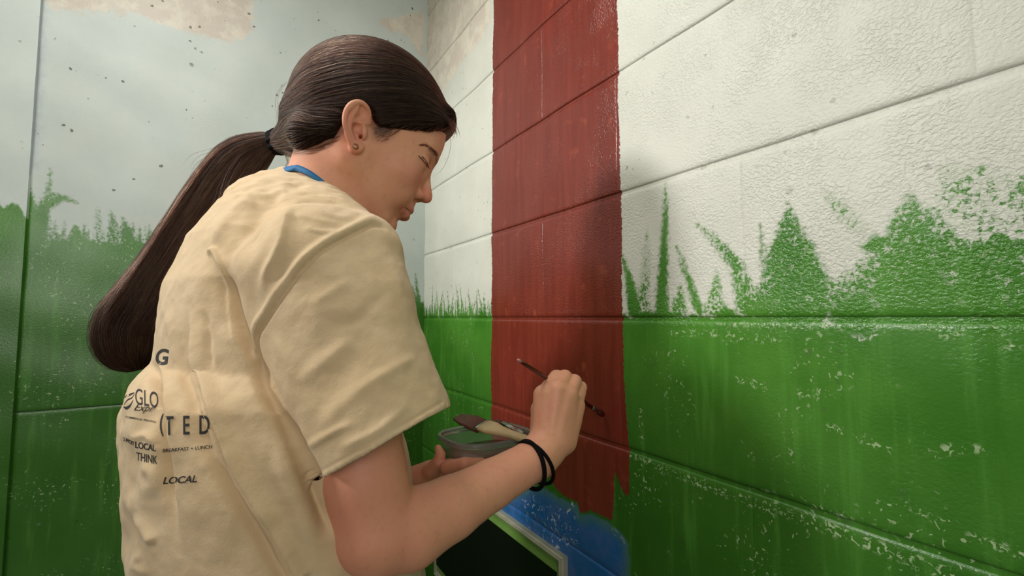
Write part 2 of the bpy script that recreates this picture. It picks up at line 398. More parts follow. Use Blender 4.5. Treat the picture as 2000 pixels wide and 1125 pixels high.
# ================================================================== implicit modelling
class Field:
    """a signed distance grid; shapes are melted together and the skin is read off as a mesh"""
    def __init__(s, lo, hi, res):
        s.lo = np.array(lo, float); s.res = res
        n = np.ceil((np.array(hi) - s.lo) / res).astype(int) + 1; s.n = n
        s.ax = [(s.lo[i] + res * np.arange(n[i])).astype(np.float32) for i in range(3)]
        s.d = np.full(n, 1.0, np.float32)
    def win(s, lo, hi):
        return tuple(slice(max(0, int((lo[i] - s.lo[i]) / s.res)), max(0, min(s.n[i], int((hi[i] - s.lo[i]) / s.res) + 2))) for i in range(3))
    def _do(s, lo, hi, fn, k, op):
        w = s.win(lo, hi)
        if any(q.stop <= q.start for q in w): return s
        X = s.ax[0][w[0]][:, None, None]; Y = s.ax[1][w[1]][None, :, None]; Z = s.ax[2][w[2]][None, None, :]
        e = fn(X, Y, Z).astype(np.float32); a = s.d[w]
        if op == 'sub': e = -e; a = -a
        if k > 0:
            h = np.clip(k - np.abs(a - e), 0, None) / k; r = np.minimum(a, e) - h * h * h * k / 6
        else: r = np.minimum(a, e)
        if op == 'sub':
            r = -r if False else None
            aa = s.d[w]; bb = e   # max(a, -b)
            if k > 0:
                h = np.clip(k - np.abs(aa - bb), 0, None) / k; r = np.maximum(aa, bb) + h * h * h * k / 6
            else: r = np.maximum(aa, bb)
        s.d[w] = r; return s
    def cap(s, a, b, ra, rb, k=.01, op='add', squash=None):
        """round cone from a to b; squash = (direction, factor) flattens it"""
        a = np.array(a, float); b = np.array(b, float); m = max(ra, rb) + max(k, .004) + 3 * s.res
        if squash is not None: sd = np.array(squash[0], float); sd /= np.linalg.norm(sd); fac = squash[1]
        ab = b - a; L = float(ab @ ab) + 1e-12
        def fn(X, Y, Z):
            x, y, z = X - a[0], Y - a[1], Z - a[2]
            t = np.clip((x * ab[0] + y * ab[1] + z * ab[2]) / L, 0, 1)
            x = x - t * ab[0]; y = y - t * ab[1]; z = z - t * ab[2]
            q = x * x + y * y + z * z
            if squash is not None:
                p = x * sd[0] + y * sd[1] + z * sd[2]; q = q + p * p * (1 / fac ** 2 - 1)
            d = np.sqrt(q) - (ra + (rb - ra) * t)
            return d * (fac if squash is not None and fac < 1 else 1)
        return s._do(np.minimum(a, b) - m * 1.02, np.maximum(a, b) + m * 1.02, fn, k, op)
    def chain(s, pts, k=.01, op='add', squash=None):
        for p, q in zip(pts[:-1], pts[1:]): s.cap(p[:3], q[:3], p[3], q[3], k, op, squash)
        return s
    def ell(s, c, r, k=.01, op='add', R=None):
        c = np.array(c, float); r = np.array(r, float); R = np.eye(3) if R is None else np.asarray(R)
        m = r.max() + k + 3 * s.res
        def fn(X, Y, Z):
            x, y, z = X - c[0], Y - c[1], Z - c[2]
            a = [(x * R[0, i] + y * R[1, i] + z * R[2, i]) / r[i] for i in range(3)]
            q = np.sqrt(a[0] ** 2 + a[1] ** 2 + a[2] ** 2)
            q2 = np.sqrt((a[0] / r[0]) ** 2 + (a[1] / r[1]) ** 2 + (a[2] / r[2]) ** 2) + 1e-6
            return q * (q - 1) / q2
        return s._do(c - m, c + m, fn, k, op)
    def raw(s, fn, k=0, op='add'): return s._do(s.ax_lo(), s.ax_hi(), fn, k, op)
    def ax_lo(s): return s.lo - s.res
    def ax_hi(s): return s.lo + s.n * s.res
    def mesh(s):
        d = s.d
        for ax in range(3):   # close the skin where it leaves the box
            sl = [slice(None)] * 3
            for e in (0, -1): sl[ax] = e; d[tuple(sl)] = np.maximum(d[tuple(sl)], s.res)
        g = openvdb.FloatGrid(); g.background = 1.0; g.copyFromArray(np.ascontiguousarray(d, dtype=np.float32))
        v, q = g.convertToQuads(isovalue=0.0)
        return v * s.res + s.lo, np.asarray(q)
def mesh_np(name, v, q, mat=None, parent=None):
    me = bpy.data.meshes.new(name); v = np.asarray(v, np.float32); q = np.asarray(q, np.int32)
    me.vertices.add(len(v)); me.vertices.foreach_set('co', v.ravel()); k = q.shape[1]
    me.loops.add(q.size); me.loops.foreach_set('vertex_index', q.ravel()); me.polygons.add(len(q))
    me.polygons.foreach_set('loop_start', np.arange(0, q.size, k, dtype=np.int32)); me.update(calc_edges=True)
    me.validate()
    return link(name, me, mat, parent)
def normals_of(me):
    n = np.empty(len(me.vertices) * 3, np.float32); me.vertex_normals.foreach_get('vector', n); return n.reshape(-1, 3)
def coords_of(me):
    c = np.empty(len(me.vertices) * 3, np.float32); me.vertices.foreach_get('co', c); return c.reshape(-1, 3)
def largest(v, q):
    """drop loose crumbs, keep everything joined to the biggest piece"""
    par = np.arange(len(v))
    e = np.vstack([q[:, :2], q[:, 1:3], q[:, 2:4]])
    for _ in range(400):
        m = np.minimum(par[e[:, 0]], par[e[:, 1]]); old = par.copy()
        np.minimum.at(par, e[:, 0], m); np.minimum.at(par, e[:, 1], m); par = par[par]
        if (old == par).all(): break
    lab, cnt = np.unique(par, return_counts=True); keepl = lab[cnt.argmax()]
    ok = par == keepl; idx = np.cumsum(ok) - 1; qq = q[ok[q[:, 0]]]
    return v[ok], idx[qq]

# ------------------------------------------------------------------ materials of the figure
def skin_material():
    g = G('skin')
    n1 = g.noise(26, 4, .6); n2 = g.noise(140, 3, .6)
    c = g.mix(g.step(n1, .35, .68), lin(220, 161, 129), lin(221, 156, 129))
    c = g.mix(g.math('MULTIPLY', g.step(n2, .5, .8), .22), c, lin(172, 108, 82))
    c = g.mix(g.math('MULTIPLY', g.attr('flush'), .6), c, lin(200, 106, 90))
    c = g.mix(g.math('MULTIPLY', g.attr('lip'), .9), c, lin(168, 84, 76))
    c = g.mix(g.attr('brow'), c, lin(38, 22, 16))
    nrm = g.bump(g.noise(520, 3, .6), .18, .0006)
    nrm = g.bump(g.noise(90, 3, .6), .10, .001, nrm)
    g.set(Base_Color=c, Roughness=.52, Normal=nrm)
    g.b.inputs['Subsurface Weight'].default_value = .12
    g.b.inputs['Subsurface Radius'].default_value = (1.0, .35, .2); g.b.inputs['Subsurface Scale'].default_value = .003
    g.b.inputs['Specular IOR Level'].default_value = .35
    return g.m
def cloth_material():
    g = G('cream_jersey')
    w = g.noise(900, 2, .6)
    n = g.noise(60, 5, .65); n2 = g.noise(16, 4, .6)
    c = g.mix(g.step(n2, .3, .7), lin(204, 179, 142), lin(214, 190, 155))
    c = g.mix(g.math('MULTIPLY', g.step(n, .5, .75), .3), c, lin(202, 178, 140))
    nrm = g.bump(w, .35, .0005); nrm = g.bump(n, .35, .003, nrm)
    g.set(Base_Color=c, Roughness=.9, Normal=nrm); g.b.inputs['Specular IOR Level'].default_value = .2
    g.b.inputs['Sheen Weight'].default_value = .15
    return g.m
M_SKIN = skin_material(); M_CLOTH = cloth_material()
M_HAIRBASE = plain('hair_under', lin(26, 15, 11), .9); M_HAIRBASE.node_tree.nodes['Principled BSDF'].inputs['Specular IOR Level'].default_value = .1
def hair_material(name, col, rough=.34):
    m = bpy.data.materials.new(name); m.use_nodes = True; t = m.node_tree; t.nodes.clear()
    h = t.nodes.new('ShaderNodeBsdfHairPrincipled'); o = t.nodes.new('ShaderNodeOutputMaterial')
    h.parametrization = 'COLOR'; h.inputs['Color'].default_value = col; h.inputs['IOR'].default_value = 1.33
    h.inputs['Roughness'].default_value = rough; h.inputs['Radial Roughness'].default_value = .35
    hi = t.nodes.new('ShaderNodeHairInfo'); mx = t.nodes.new('ShaderNodeMix'); mx.data_type = 'RGBA'; t.links.new(hi.outputs['Random'], mx.inputs[0])
    mx.inputs[6].default_value = tuple(c * .6 for c in col[:3]) + (1,); mx.inputs[7].default_value = tuple(c * 1.5 for c in col[:3]) + (1,); t.links.new(mx.outputs[2], h.inputs['Color'])
    t.links.new(h.outputs[0], o.inputs[0]); return m
M_HAIR = hair_material('brown_hair', (.016, .0065, .004, 1))
M_ELASTIC = plain('black_elastic', lin(7, 7, 10), .85, 0, .3, 1200); M_ELASTIC.node_tree.nodes['Principled BSDF'].inputs['Specular IOR Level'].default_value = .15

# ------------------------------------------------------------------ the head's own frame (metres, x towards the nose, y to her left, z up)
def rot_zyx(y, p, r):
    cy, sy, cp, sp, cr, sr = math.cos(y), math.sin(y), math.cos(p), math.sin(p), math.cos(r), math.sin(r)
    return np.array([[cy, -sy, 0], [sy, cy, 0], [0, 0, 1]]) @ np.array([[cp, 0, sp], [0, 1, 0], [-sp, 0, cp]]) @ np.array([[1, 0, 0], [0, cr, -sr], [0, sr, cr]])
HR = rot_zyx(.3623, .4286, .006); HO = np.array([-.20817, .6139, EYE + .22145])
def h2w(p): return np.asarray(p) @ HR.T + HO
def w2h(p): return (np.asarray(p) - HO) @ HR
def px2h(px, py, y):
    """point of the head's frame seen at a pixel, on the plane y = const"""
    o = w2h(np.array([0, 0, EYE])); d = ray(px, py) @ HR; k = (y - o[1]) / d[1]; return o + d * k
cm = .01
def hp(*a): return np.array(a) * cm

person = empty('person', (-.27, .58, 0))
tag(person, 'girl in a cream tee with brown ponytail painting the red stripe on the wall', 'person')

# ------------------------------------------------------------------ head + neck
C7 = P(620, 392, .585)
f = Field((-.13, -.105, -.21), (.135, .105, .155), .00165)
f.ell(hp(-.5, 0, 5.0), hp(9.7, 7.3, 8.9), .01)
f.ell(hp(3.4, 0, 6.5), hp(6.0, 6.2, 5.2), .02)                       # skull
f.ell(hp(3.6, 0, 1.2), hp(5.6, 5.9, 7.2), .03)                      # face mass
f.ell(hp(3.4, 0, -3.6), hp(4.9, 4.7, 4.4), .025)                       # lower face
for sg in (-1, 1):
    f.cap(hp(-.2, sg * 5.2, -2.6), hp(6.2, sg * 1.9, -6.6), .0145, .0115, .02)   # jaw line
    f.cap(hp(.4, sg * 5.2, -.8), hp(.2, sg * 5.0, -3.0), .013, .013, .024)
    f.ell(hp(5.9, sg * 3.9, -.6), hp(2.1, 2.1, 2.2), .02)               # cheek
    f.ell(hp(6.4, sg * 2.6, -2.6), hp(2.2, 2.0, 2.2), .02)
    f.cap(hp(7.5, sg * 4.0, 4.3), hp(8.6, sg * 1.3, 4.2), .006, .007, .016)   # brow
f.ell(hp(7.85, 0, -3.8), hp(1.7, 2.3, 1.8), .012)                      # muzzle
f.ell(hp(7.3, 0, -6.9), hp(1.45, 1.8, 1.25), .014)                    # chin
for sg in (-1, 1): f.ell(hp(9.5, sg * 3.5, 2.3), hp(1.7, 1.75, 1.1), .012, 'sub')   # orbit
f.cap(hp(8.55, 0, 3.0), hp(10.35, 0, -.2), .0052, .0066, .010)       # nose bridge
f.ell(hp(10.4, 0, -.85), hp(.92, .82, .80), .008)
for sg in (-1, 1):
    f.ell(hp(9.15, sg * .98, -1.3), hp(.92, .66, .62), .013)
    f.cap(hp(9.2, sg * .75, -2.3), hp(9.75, sg * .6, -1.75), .0026, .0016, .002, 'sub')
f.cap(hp(9.1, 0, -1.9), hp(9.15, 0, -3.1), .0045, .004, .008)
# eyelids: a ball with a narrow opening cut below the upper lid
for sg in (-1, 1):
    c = hp(7.35, sg * 3.25, 2.15); f.ell(c, hp(1.40, 1.50, 1.34), .008)
    f.chain([tuple(hp(7.35 + 1.39 * math.cos(a), sg * (3.25 + 1.49 * math.sin(a)), 2.15 + e)) + (r,) for a, e, r in ((-.6, -.30, .0008), (-.2, -.28, .0012), (.25, -.22, .0019), (.7, -.10, .0019), (1.1, .05, .0014), (1.5, .18, .0008))], .001, 'sub')
    f.chain([tuple(hp(8.7, sg * 2.2, 2.85)) + (.0012,), tuple(hp(8.85, sg * 3.3, 3.1)) + (.0012,), tuple(hp(8.1, sg * 4.4, 2.9)) + (.0010,)], .006, 'sub')
# lips
lipU = [(9.30, .0, -3.65), (9.15, .8, -3.60), (8.5, 1.7, -3.9), (7.75, 2.4, -4.2)]
lipL = [(9.10, .0, -4.72), (8.9, .9, -4.70), (8.25, 1.7, -4.52), (7.75, 2.25, -4.3)]
slit = [(9.75, .0, -4.18), (9.45, 1.0, -4.16), (8.8, 1.8, -4.2), (8.05, 2.55, -4.3)]
for sg in (-1, 1):
    q = [tuple(np.array((a, sg * b, c)) * cm) for a, b, c in lipU]; r = (.0048, .0044, .0034, .002)
    f.chain([p + (x,) for p, x in zip(q, r)], .004)
    q = [tuple(np.array((a, sg * b, c)) * cm) for a, b, c in lipL]; r = (.0058, .0052, .004, .002)
    f.chain([p + (x,) for p, x in zip(q, r)], .004)
    q = [tuple(np.array((a, sg * b, c)) * cm) for a, b, c in slit]
    f.chain([p + (x,) for p, x in zip(q, (.0011, .001, .001, .0007))], .0015, 'sub')
# neck
nb = w2h(C7); nb2 = w2h(P(640, 470, .60))
f.chain([tuple(hp(-2.8, 0, -.5)) + (.048,), tuple(nb) + (.044,), tuple(nb + (nb - hp(-3.2, 0, -.5)) * .4) + (.052,)], .02)
f.cap(hp(-.6, 0, -2.0), nb2, .046, .05, .02)
for sg in (-1, 1): f.cap(hp(-2.2, sg * 4.7, -1.0), nb2 + np.array([.01, -sg * .004, .01]), .014, .011, .04)
# ears (right one is fitted to the photograph, the left one mirrored)
def ear_pt(px, py, out): p = px2h(px, py, -.072); return np.array([p[0], -.0665 - out * cm, p[2]])
rim = [(721, 236, .15, 2.2), (723, 226, .45, 2.4), (719, 215, .85, 2.5), (711, 208, 1.15, 2.6), (701, 205.5, 1.4, 2.8), (690, 209, 1.65, 3.0), (681, 217, 1.85, 3.0), (675, 229, 1.95, 2.9), (673, 243, 1.9, 2.8), (675, 258, 1.6, 2.8), (680, 272, 1.3, 2.9), (686, 284, 1.0, 3.3)]
rim = [tuple(q) for q in spline(rim, 34)]
def sp(pts, n=14): return [tuple(q) for q in spline(pts, n)]
for sg in (1, -1):
    M = np.array([1, sg, 1])
    def E(px, py, o, r): return tuple(ear_pt(px, py, o) * M) + (r * .001,)
    f.cap(ear_pt(697, 252, .35) * M, ear_pt(700, 224, .65) * M, .0120, .0155, .004, 'add', ((.35, -sg, 0), .25))
    f.cap(ear_pt(690, 270, .5) * M, ear_pt(686, 240, 1.1) * M, .006, .009, .005, 'add', ((.5, -sg, 0), .3))
    f.chain([E(*q) for q in rim], .0022)
    f.chain([E(*q) for q in sp([(689, 287, .8, 4.0), (693, 292, .65, 4.2), (700, 291, .45, 3.6), (707, 284, .25, 2.6)])], .004)        # lobe
    f.chain([E(*q) for q in sp([(690, 274, .9, 2.2), (683, 262, 1.15, 2.4), (681, 246, 1.3, 2.6), (685, 233, 1.3, 2.4), (692, 222, 1.25, 2.0), (699, 214, 1.2, 1.6)])], .004)   # antihelix
    f.chain([E(*q) for q in sp([(724, 240, .1, 2.4), (714, 239, .45, 2.4), (704, 241, .65, 2.0), (696, 243, .75, 1.5)])], .003)   # crus
    f.chain([E(*q) for q in sp([(711, 250, .5, 2.6), (710, 260, .6, 3.0), (709, 268, .5, 2.4)])], .003)                                # tragus
    f.chain([E(695, 279, .75, 2.6), E(701, 279, .65, 2.4)], .003)                                 # antitragus
    f.chain([E(*q) for q in sp([(705, 219, 1.15, 2.0), (709, 225, 1.0, 2.8), (706, 231, 1.0, 2.6), (697, 234, 1.1, 2.2)])], .003, 'sub')       # fossa
    f.chain([E(*q) for q in sp([(701, 250, .75, 3.2), (693, 250, .9, 3.0), (692, 258, .8, 3.4), (698, 267, .6, 3.2)])], .003, 'sub')      # concha
    f.chain([E(690, 213, 1.5, 2.4), E(684, 220, 1.65, 2.4)], .003)
    f.chain([E(704, 260, .8, 1.7), E(705, 273, .75, 1.5)], .0015, 'sub')
    f.cap(ear_pt(704, 266, .8) * M, ear_pt(706, 266, -.7) * M, .0024, .002, .002, 'sub')
    f.chain([E(*q) for q in sp([(682, 230, 2.15, .8), (680, 236, 2.15, 1.0), (679, 242, 2.15, 1.1), (679, 250, 1.95, 1.0), (682, 262, 1.7, .6)])], .002, 'sub')
hv, hq = largest(*f.mesh())
EYE_C = [hp(7.35, sg * 3.25, 2.15) for sg in (-1, 1)]
HEAD_LOCAL = hv.copy(); HEAD_Q = hq
# colour masks in the head's frame
def near_poly(v, pts, rad):
    d = np.full(len(v), 9.)
    for a, b in zip(pts[:-1], pts[1:]):
        a = np.array(a) * cm; b = np.array(b) * cm; ab = b - a; t = np.clip((v - a) @ ab / (ab @ ab), 0, 1)
        d = np.minimum(d, np.linalg.norm(v - a - t[:, None] * ab, axis=1))
    return np.clip(1.5 - d / rad, 0, 1)
va = hv * np.array([1, -1, 1]); va[:, 1] = np.abs(hv[:, 1])
lipm = np.maximum(near_poly(va, lipU, .0048), near_poly(va, lipL, .0056))
browm = near_poly(va, [(9.6, 1.2, 3.75), (9.0, 3.0, 4.25), (7.8, 4.6, 3.9)], .0030) * .7 * (rng.random(len(va)) * .3 + .7)
lidm = near_poly(va, [(7.35 + 1.39 * math.cos(a), 3.25 + 1.49 * math.sin(a), 2.15 + e) for a, e in ((-.6, -.2), (-.2, -.14), (.25, -.04), (.7, .06), (1.1, .14), (1.5, .2))], .0011) * .9
flush = np.maximum(near_poly(va, [(10.8, 0, -.8), (10.4, .8, -1.0)], .012) * .7, near_poly(va, [(7.6, 3.6, -.6), (6.4, 4.6, -.4)], .016) * .45)
flush = np.maximum(flush, near_poly(va, [(0, 7.6, 3), (-1.2, 8.6, 1), (-.2, 7.6, -2.4)], .012) * .6)
head_attr = dict(lip=lipm, brow=np.maximum(browm, lidm), flush=flush)

# ------------------------------------------------------------------ right arm and hand
def A4(px, py, d, r): return tuple(P(px, py, d)) + (r,)
S_R = P(690, 520, .475); ELB = P(742, 1040, .445)
lo = np.array([-.23, .33, EYE - .36]); hi = np.array([.12, .72, EYE + .1])
f = Field(lo, hi, .0019)
f.chain([A4(672, 575, .50, .043), A4(700, 800, .458, .040), A4(712, 930, .447, .0362), A4(738, 1035, .447, .0395)], .02)
f.chain([A4(742, 1035, .450, .040), A4(800, 1032, .462, .0365), A4(880, 992, .49, .0310), A4(960, 946, .525, .0262), A4(1040, 900, .562, .0235), A4(1062, 878, .575, .0235)], .007, 'add')
# hand: carpus, metacarpals, fingers curled towards the wall
WR = P(1066, 874, .578)
f.cap(P(1050, 893, .570), P(1080, 862, .582), .0245, .0225, .010)
mcp = [(1062, 772, .592), (1088, 762, .588), (1110, 772, .592), (1124, 792, .602)]
pip = [(1087, 737, .612), (1103, 737, .612), (1122, 745, .614), (1134, 757, .622)]
dip = [(1095, 752, .640), (1108, 758, .640), (1122, 765, .640), (1130, 776, .644)]
tip = [(1092, 776, .646), (1103, 782, .646), (1114, 788, .644), (1122, 794, .642)]
wb_ = [(1062, 862, .580), (1076, 860, .578), (1092, 858, .581), (1104, 862, .588)]
R_ = [(.0135, .0112, .0098, .0088, .0076), (.0138, .0112, .0100, .009, .0078), (.0132, .0108, .0094, .0084, .0074), (.0125, .0098, .0086, .0076, .0068)]
for i in range(4):
    f.cap(P(*wb_[i]), P(*mcp[i]), R_[i][0] + .002, R_[i][0], .012)
for i in range(4):
    f.cap(P(*mcp[i]), P(*pip[i]), R_[i][1], R_[i][2], .0022)
    f.cap(P(*pip[i]), P(*dip[i]), R_[i][2], R_[i][3], .0015)
    f.cap(P(*dip[i]), P(*tip[i]), R_[i][3], R_[i][4], .0015)
f.cap(P(1080, 815, .603), P(1100, 820, .605), .019, .017, .015)
f.chain([A4(1058, 850, .596, .0155), A4(1056, 800, .618, .0125), A4(1070, 776, .634, .0105), A4(1086, 768, .640, .0085)], .006)   # thumb
for a, b in ((mcp[0], wb_[0]), (mcp[1], wb_[1]), (mcp[2], wb_[2])):      # tendons
    f.cap(P(a[0], a[1], a[2] - .009), P(b[0], b[1] - 10, b[2] - .014), .0032, .002, .012)
av, aq = largest(*f.mesh())

# ------------------------------------------------------------------ left forearm and hand holding the tub
f = Field((-.30, .58, EYE - .40), (.02, .86, EYE - .12), .0019)
TD = .705                                        # depth of the tub's middle
f.chain([A4(640, 1015, .66, .035), A4(760, 968, .675, .028), A4(815, 943, .685, .0225), A4(845, 932, .69, .0220)], .012, 'add')
f.chain([A4(842, 930, .69, .021), A4(878, 926, .695, .020), A4(905, 930, .71, .016)], .012, 'add')
f.chain([A4(842, 922, .675, .013), A4(857, 904, .668, .0092), A4(860, 888, .668, .0066), A4(856, 875, .668, .0050)], .006)
fg = [[(874, 914, .655), (908, 907, .640), (940, 905, .652)], [(885, 924, .665), (915, 920, .650), (946, 918, .660)],
      [(890, 930, .690), (922, 930, .678), (952, 926, .690)], [(892, 936, .700), (925, 938, .692), (950, 934, .704)]]
for i, c in enumerate(fg):
    r = .0092 - i * .0005; f.chain([tuple(P(*c[0])) + (r + .001,), tuple(P(*c[1])) + (r,), tuple(P(*c[2])) + (r * .82,)], .003)
lv, lq = largest(*f.mesh())

# ------------------------------------------------------------------ trunk and legs under the clothes
PSI = math.radians(38); tl = np.array([-math.sin(PSI), math.cos(PSI), 0]); tf = np.array([math.cos(PSI), math.sin(PSI), 0])
f = Field((-.62, .25, 0.0), (.02, 1.0, EYE + .12), .006)
TC = np.array([-.285, .60, EYE - .15]); HIP = np.array([-.275, .598, EYE - .47])
for sg in (-1, 1):
    f.chain([tuple(P(600, 450, .60)) + (.052,), tuple(TC + tl * sg * .045) + (.078,), tuple(HIP + tl * sg * .05) + (.088,)], .05)
    hp_ = HIP + tl * sg * .075; kn = np.array([hp_[0] + .03, hp_[1] + .02, .45]) + tl * sg * .02; an = np.array([kn[0] - .03, kn[1] - .02, .07]) + tl * sg * .01
    f.chain([tuple(hp_) + (.085,), tuple(kn) + (.055,), tuple(an) + (.038,)], .03)
    f.cap(an + [0, 0, -.03], an + tf * .12 + [0, 0, -.035], .035, .028, .02)
f.cap(P(600, 450, .60), P(672, 560, .52), .05, .04, .03)
S_L = S_R + tl * .31
f.cap(P(600, 450, .60), S_L, .05, .045, .03)
f.chain([tuple(S_L) + (.05,), tuple(S_L + np.array([.03, .0, -.26])) + (.042,), tuple(P(640, 1000, .66)) + (.038,)], .02)
tv, tq = largest(*f.mesh())
V = np.vstack([h2w(HEAD_LOCAL), av, lv, tv]); o1 = len(hv); o2 = o1 + len(av); o3 = o2 + len(lv)
Q = np.vstack([HEAD_Q, aq + o1, lq + o2, tq + o3])
body = mesh_np('body', V, Q, M_SKIN); keep(body, person)
if True:
    me = body.data; pxy = proj(av)
    hpx = proj(h2w(HEAD_LOCAL)); temple = np.clip(1.5 - np.hypot((hpx[:, 0] - 752 + (hpx[:, 1] - 250) * .35) / 26, (hpx[:, 1] - 246) / 27), 0, 1) ** 1.3 * (HEAD_LOCAL[:, 1] < -.04) * .85
    nape = np.clip(1.2 - np.abs(hpx[:, 1] - np.interp(hpx[:, 0], [585, 617, 648, 668], [292, 288, 274, 256])) / 12, 0, 1) * (hpx[:, 0] < 672) * (hpx[:, 0] > 560) * (HEAD_LOCAL[:, 1] < 0) * .6
    head_attr['brow'] = np.maximum(head_attr['brow'], np.maximum(temple, nape))
    for k in ('lip', 'brow', 'flush'):
        a = np.zeros(len(V), np.float32); a[:o1] = head_attr[k]
        if k == 'flush':
            a[o1:o2] = np.clip(1 - np.linalg.norm(av - P(690, 1000, .42), axis=1) / .09, 0, 1) * .6
            a[o2:o3] = .35
        me.attributes.new(k, 'FLOAT', 'POINT').data.foreach_set('value', a[:len(me.vertices)])
# eyes
m_eye = G('eye'); d_ = m_eye.n('ShaderNodeSeparateXYZ'); m_eye.put(d_.inputs[0], m_eye.co)
rr = m_eye.step(d_.outputs[0], .0094, .0100); pp = m_eye.step(d_.outputs[0], .0112, .0115)
m_eye.set(Base_Color=m_eye.mix(pp, m_eye.mix(rr, lin(214, 204, 196), lin(74, 46, 28)), lin(8, 6, 6)), Roughness=.08); m_eye = m_eye.m
for sg, c in zip((-1, 1), EYE_C):
    bm = bmesh.new(); bmesh.ops.create_uvsphere(bm, u_segments=32, v_segments=20, radius=.0121)
    me = bpy.data.meshes.new('eye'); bm.to_mesh(me); bm.free(); o = link('eye', me, m_eye, None)
    look = HR @ rot_zyx(0, .5, 0); o.matrix_world = Matrix.Translation(Vector(h2w(c) + HR @ np.array([.0004, 0, 0]))) @ Matrix(look.tolist()).to_4x4()
    mw = o.matrix_world.copy(); o.parent = person; o.matrix_parent_inverse = Matrix.Translation(-Vector(person.location)); o.matrix_basis = mw
# earring: a small open ring
ec = h2w(ear_pt(694, 290, 1.25)); vv = []
ex = HR @ np.array([1, 0, 0]); ez = HR @ np.array([0, 0, 1.])
path = [ec + (ex * math.cos(t) + ez * math.sin(t)) * .0030 for t in np.linspace(0, 2 * math.pi, 25)]
m_gold = plain('dark_gold', lin(120, 92, 50), .3, 1)
o = mesh('earring', *tube(path, .00065, 8, False), m_gold); keep(o, person); o['label'] = 'small round gold stud in the right ear'

# ================================================================== the tee
def solve_section(pL, pR, py, yc, ratio):
    """ellipse centre x and scale whose two edges are seen at pL and pR"""
    (l, f_) = tl[:2], tf[:2]; rows = []; rhs = []
    for px, s in ((pL, 1), (pR, -1)):
        m = ray(px, py)[0]; n = np.array([1, -m]) / math.hypot(1, m)
        h = math.hypot(n @ l, ratio * (n @ f_)); rows.append([n[0], -s * h]); rhs.append(-n[1] * yc)
    X, a = np.linalg.solve(rows, rhs); return X, a
secs = []   # photograph row, left edge, right edge, depth of the centre, depth/width ratio
for py, L, R_, yc, ra in ((334, 556, 592, .59, .9), (354, 492, 625, .59, .8), (382, 450, 668, .60, .72), (422, 412, 712, .60, .68), (480, 362, 742, .60, .64), (560, 320, 752, .60, .62),
                          (640, 302, 756, .60, .62), (698, 295, 758, .60, .62), (722, 264, 762, .60, .62), (745, 242, 766, .60, .62), (800, 233, 776, .60, .63), (870, 235, 795, .60, .64), (960, 246, 813, .60, .66), (1050, 252, 826, .60, .68), (1130, 257, 836, .60, .70), (1260, 262, 850, .60, .72), (1420, 262, 870, .60, .74)):
    X, a = solve_section(L, R_, py, yc, ra); secs.append((P(1000, py, yc)[2], X, yc, a, a * ra))
secs = np.array(secs)[::-1]            # by rising height
f = Field((-.70, .28, EYE - .50), (-.02, .98, EYE + .215), .0027)
def torso_fn(X, Y, Z):
    z = Z.ravel().astype(float); q = [np.interp(z, secs[:, 0], secs[:, i]).astype(np.float32)[None, None, :] for i in range(1, 5)]
    dx = X - q[0]; dy = Y - q[1]; u = dx * np.float32(tl[0]) + dy * np.float32(tl[1]); v = dx * np.float32(tf[0]) + dy * np.float32(tf[1])
    r = np.sqrt((u / q[2]) ** 2 + (v / q[3]) ** 2); d = (r - 1) * np.minimum(q[2], q[3]) * .85
    top = Z - np.float32(secs[-1, 0]); return np.maximum(d, top)
f.raw(torso_fn)
f.chain([A4(590, 402, .585, .036), A4(650, 452, .54, .038), A4(704, 502, .505, .046)], .03)      # near shoulder
SLa = P(640, 585, .480); SLb = P(758, 885, .447)
hem_n = np.cross(ray(628, 937), ray(871, 797)); hem_n /= np.linalg.norm(hem_n)
if hem_n @ (SLa - np.array([0, 0, EYE])) < 0: hem_n = -hem_n
def sleeve_fn(X, Y, Z):
    x, y, z = X - SLa[0], Y - SLa[1], Z - SLa[2]; ab = SLb - SLa; L2 = float(ab @ ab)
    t = np.clip((x * ab[0] + y * ab[1] + z * ab[2]) / L2, -.15, 1.3)
    d = np.sqrt((x - t * ab[0]) ** 2 + (y - t * ab[1]) ** 2 + (z - t * ab[2]) ** 2) - (.0775 + (.0685 - .0775) * t)
    return np.maximum(d, -(X * hem_n[0] + Y * hem_n[1] + (Z - EYE) * hem_n[2]))
f.raw(sleeve_fn, .006)
f.cap(P(712, 490, .490), P(722, 580, .480), .033, .045, .03)
SLf = S_L + np.array([0, 0, .0]); f.cap(P(560, 395, .62), SLf, .045, .07, .03)
f.cap(SLf, SLf + np.array([.06, .02, -.17]), .065, .075, .02)
sv, sq = largest(*f.mesh())
E0 = np.array([0, 0, EYE])
# take the lids off the openings: near sleeve, far sleeve, bottom
ax = (SLb - SLa) / np.linalg.norm(SLb - SLa)
def face_data():
    c = sv[sq].mean(1); n = np.cross(sv[sq[:, 2]] - sv[sq[:, 0]], sv[sq[:, 3]] - sv[sq[:, 1]]); n /= np.linalg.norm(n, axis=1)[:, None] + 1e-12
    return c, n
fc, fn_ = face_data()
if ((fc - fc.mean(0)) * fn_).sum() < 0: fn_ = -fn_
fs = (fc - E0) @ hem_n; rad = np.linalg.norm((fc - SLa) - ((fc - SLa) @ ax)[:, None] * ax, axis=1)
def torso_at(p):
    q = [np.interp(p[:, 2], secs[:, 0], secs[:, i]) for i in range(1, 5)]; dx = p[:, 0] - q[0]; dy = p[:, 1] - q[1]
    u = dx * tl[0] + dy * tl[1]; v = dx * tf[0] + dy * tf[1]; return (np.sqrt((u / q[2]) ** 2 + (v / q[3]) ** 2) - 1) * np.minimum(q[2], q[3]) * .85
lid = (torso_at(fc) > .001) & (np.abs(fs) < .0022) & (fn_ @ hem_n < -.7) & (rad < .0712) & ((fc - SLa) @ ax > .06)
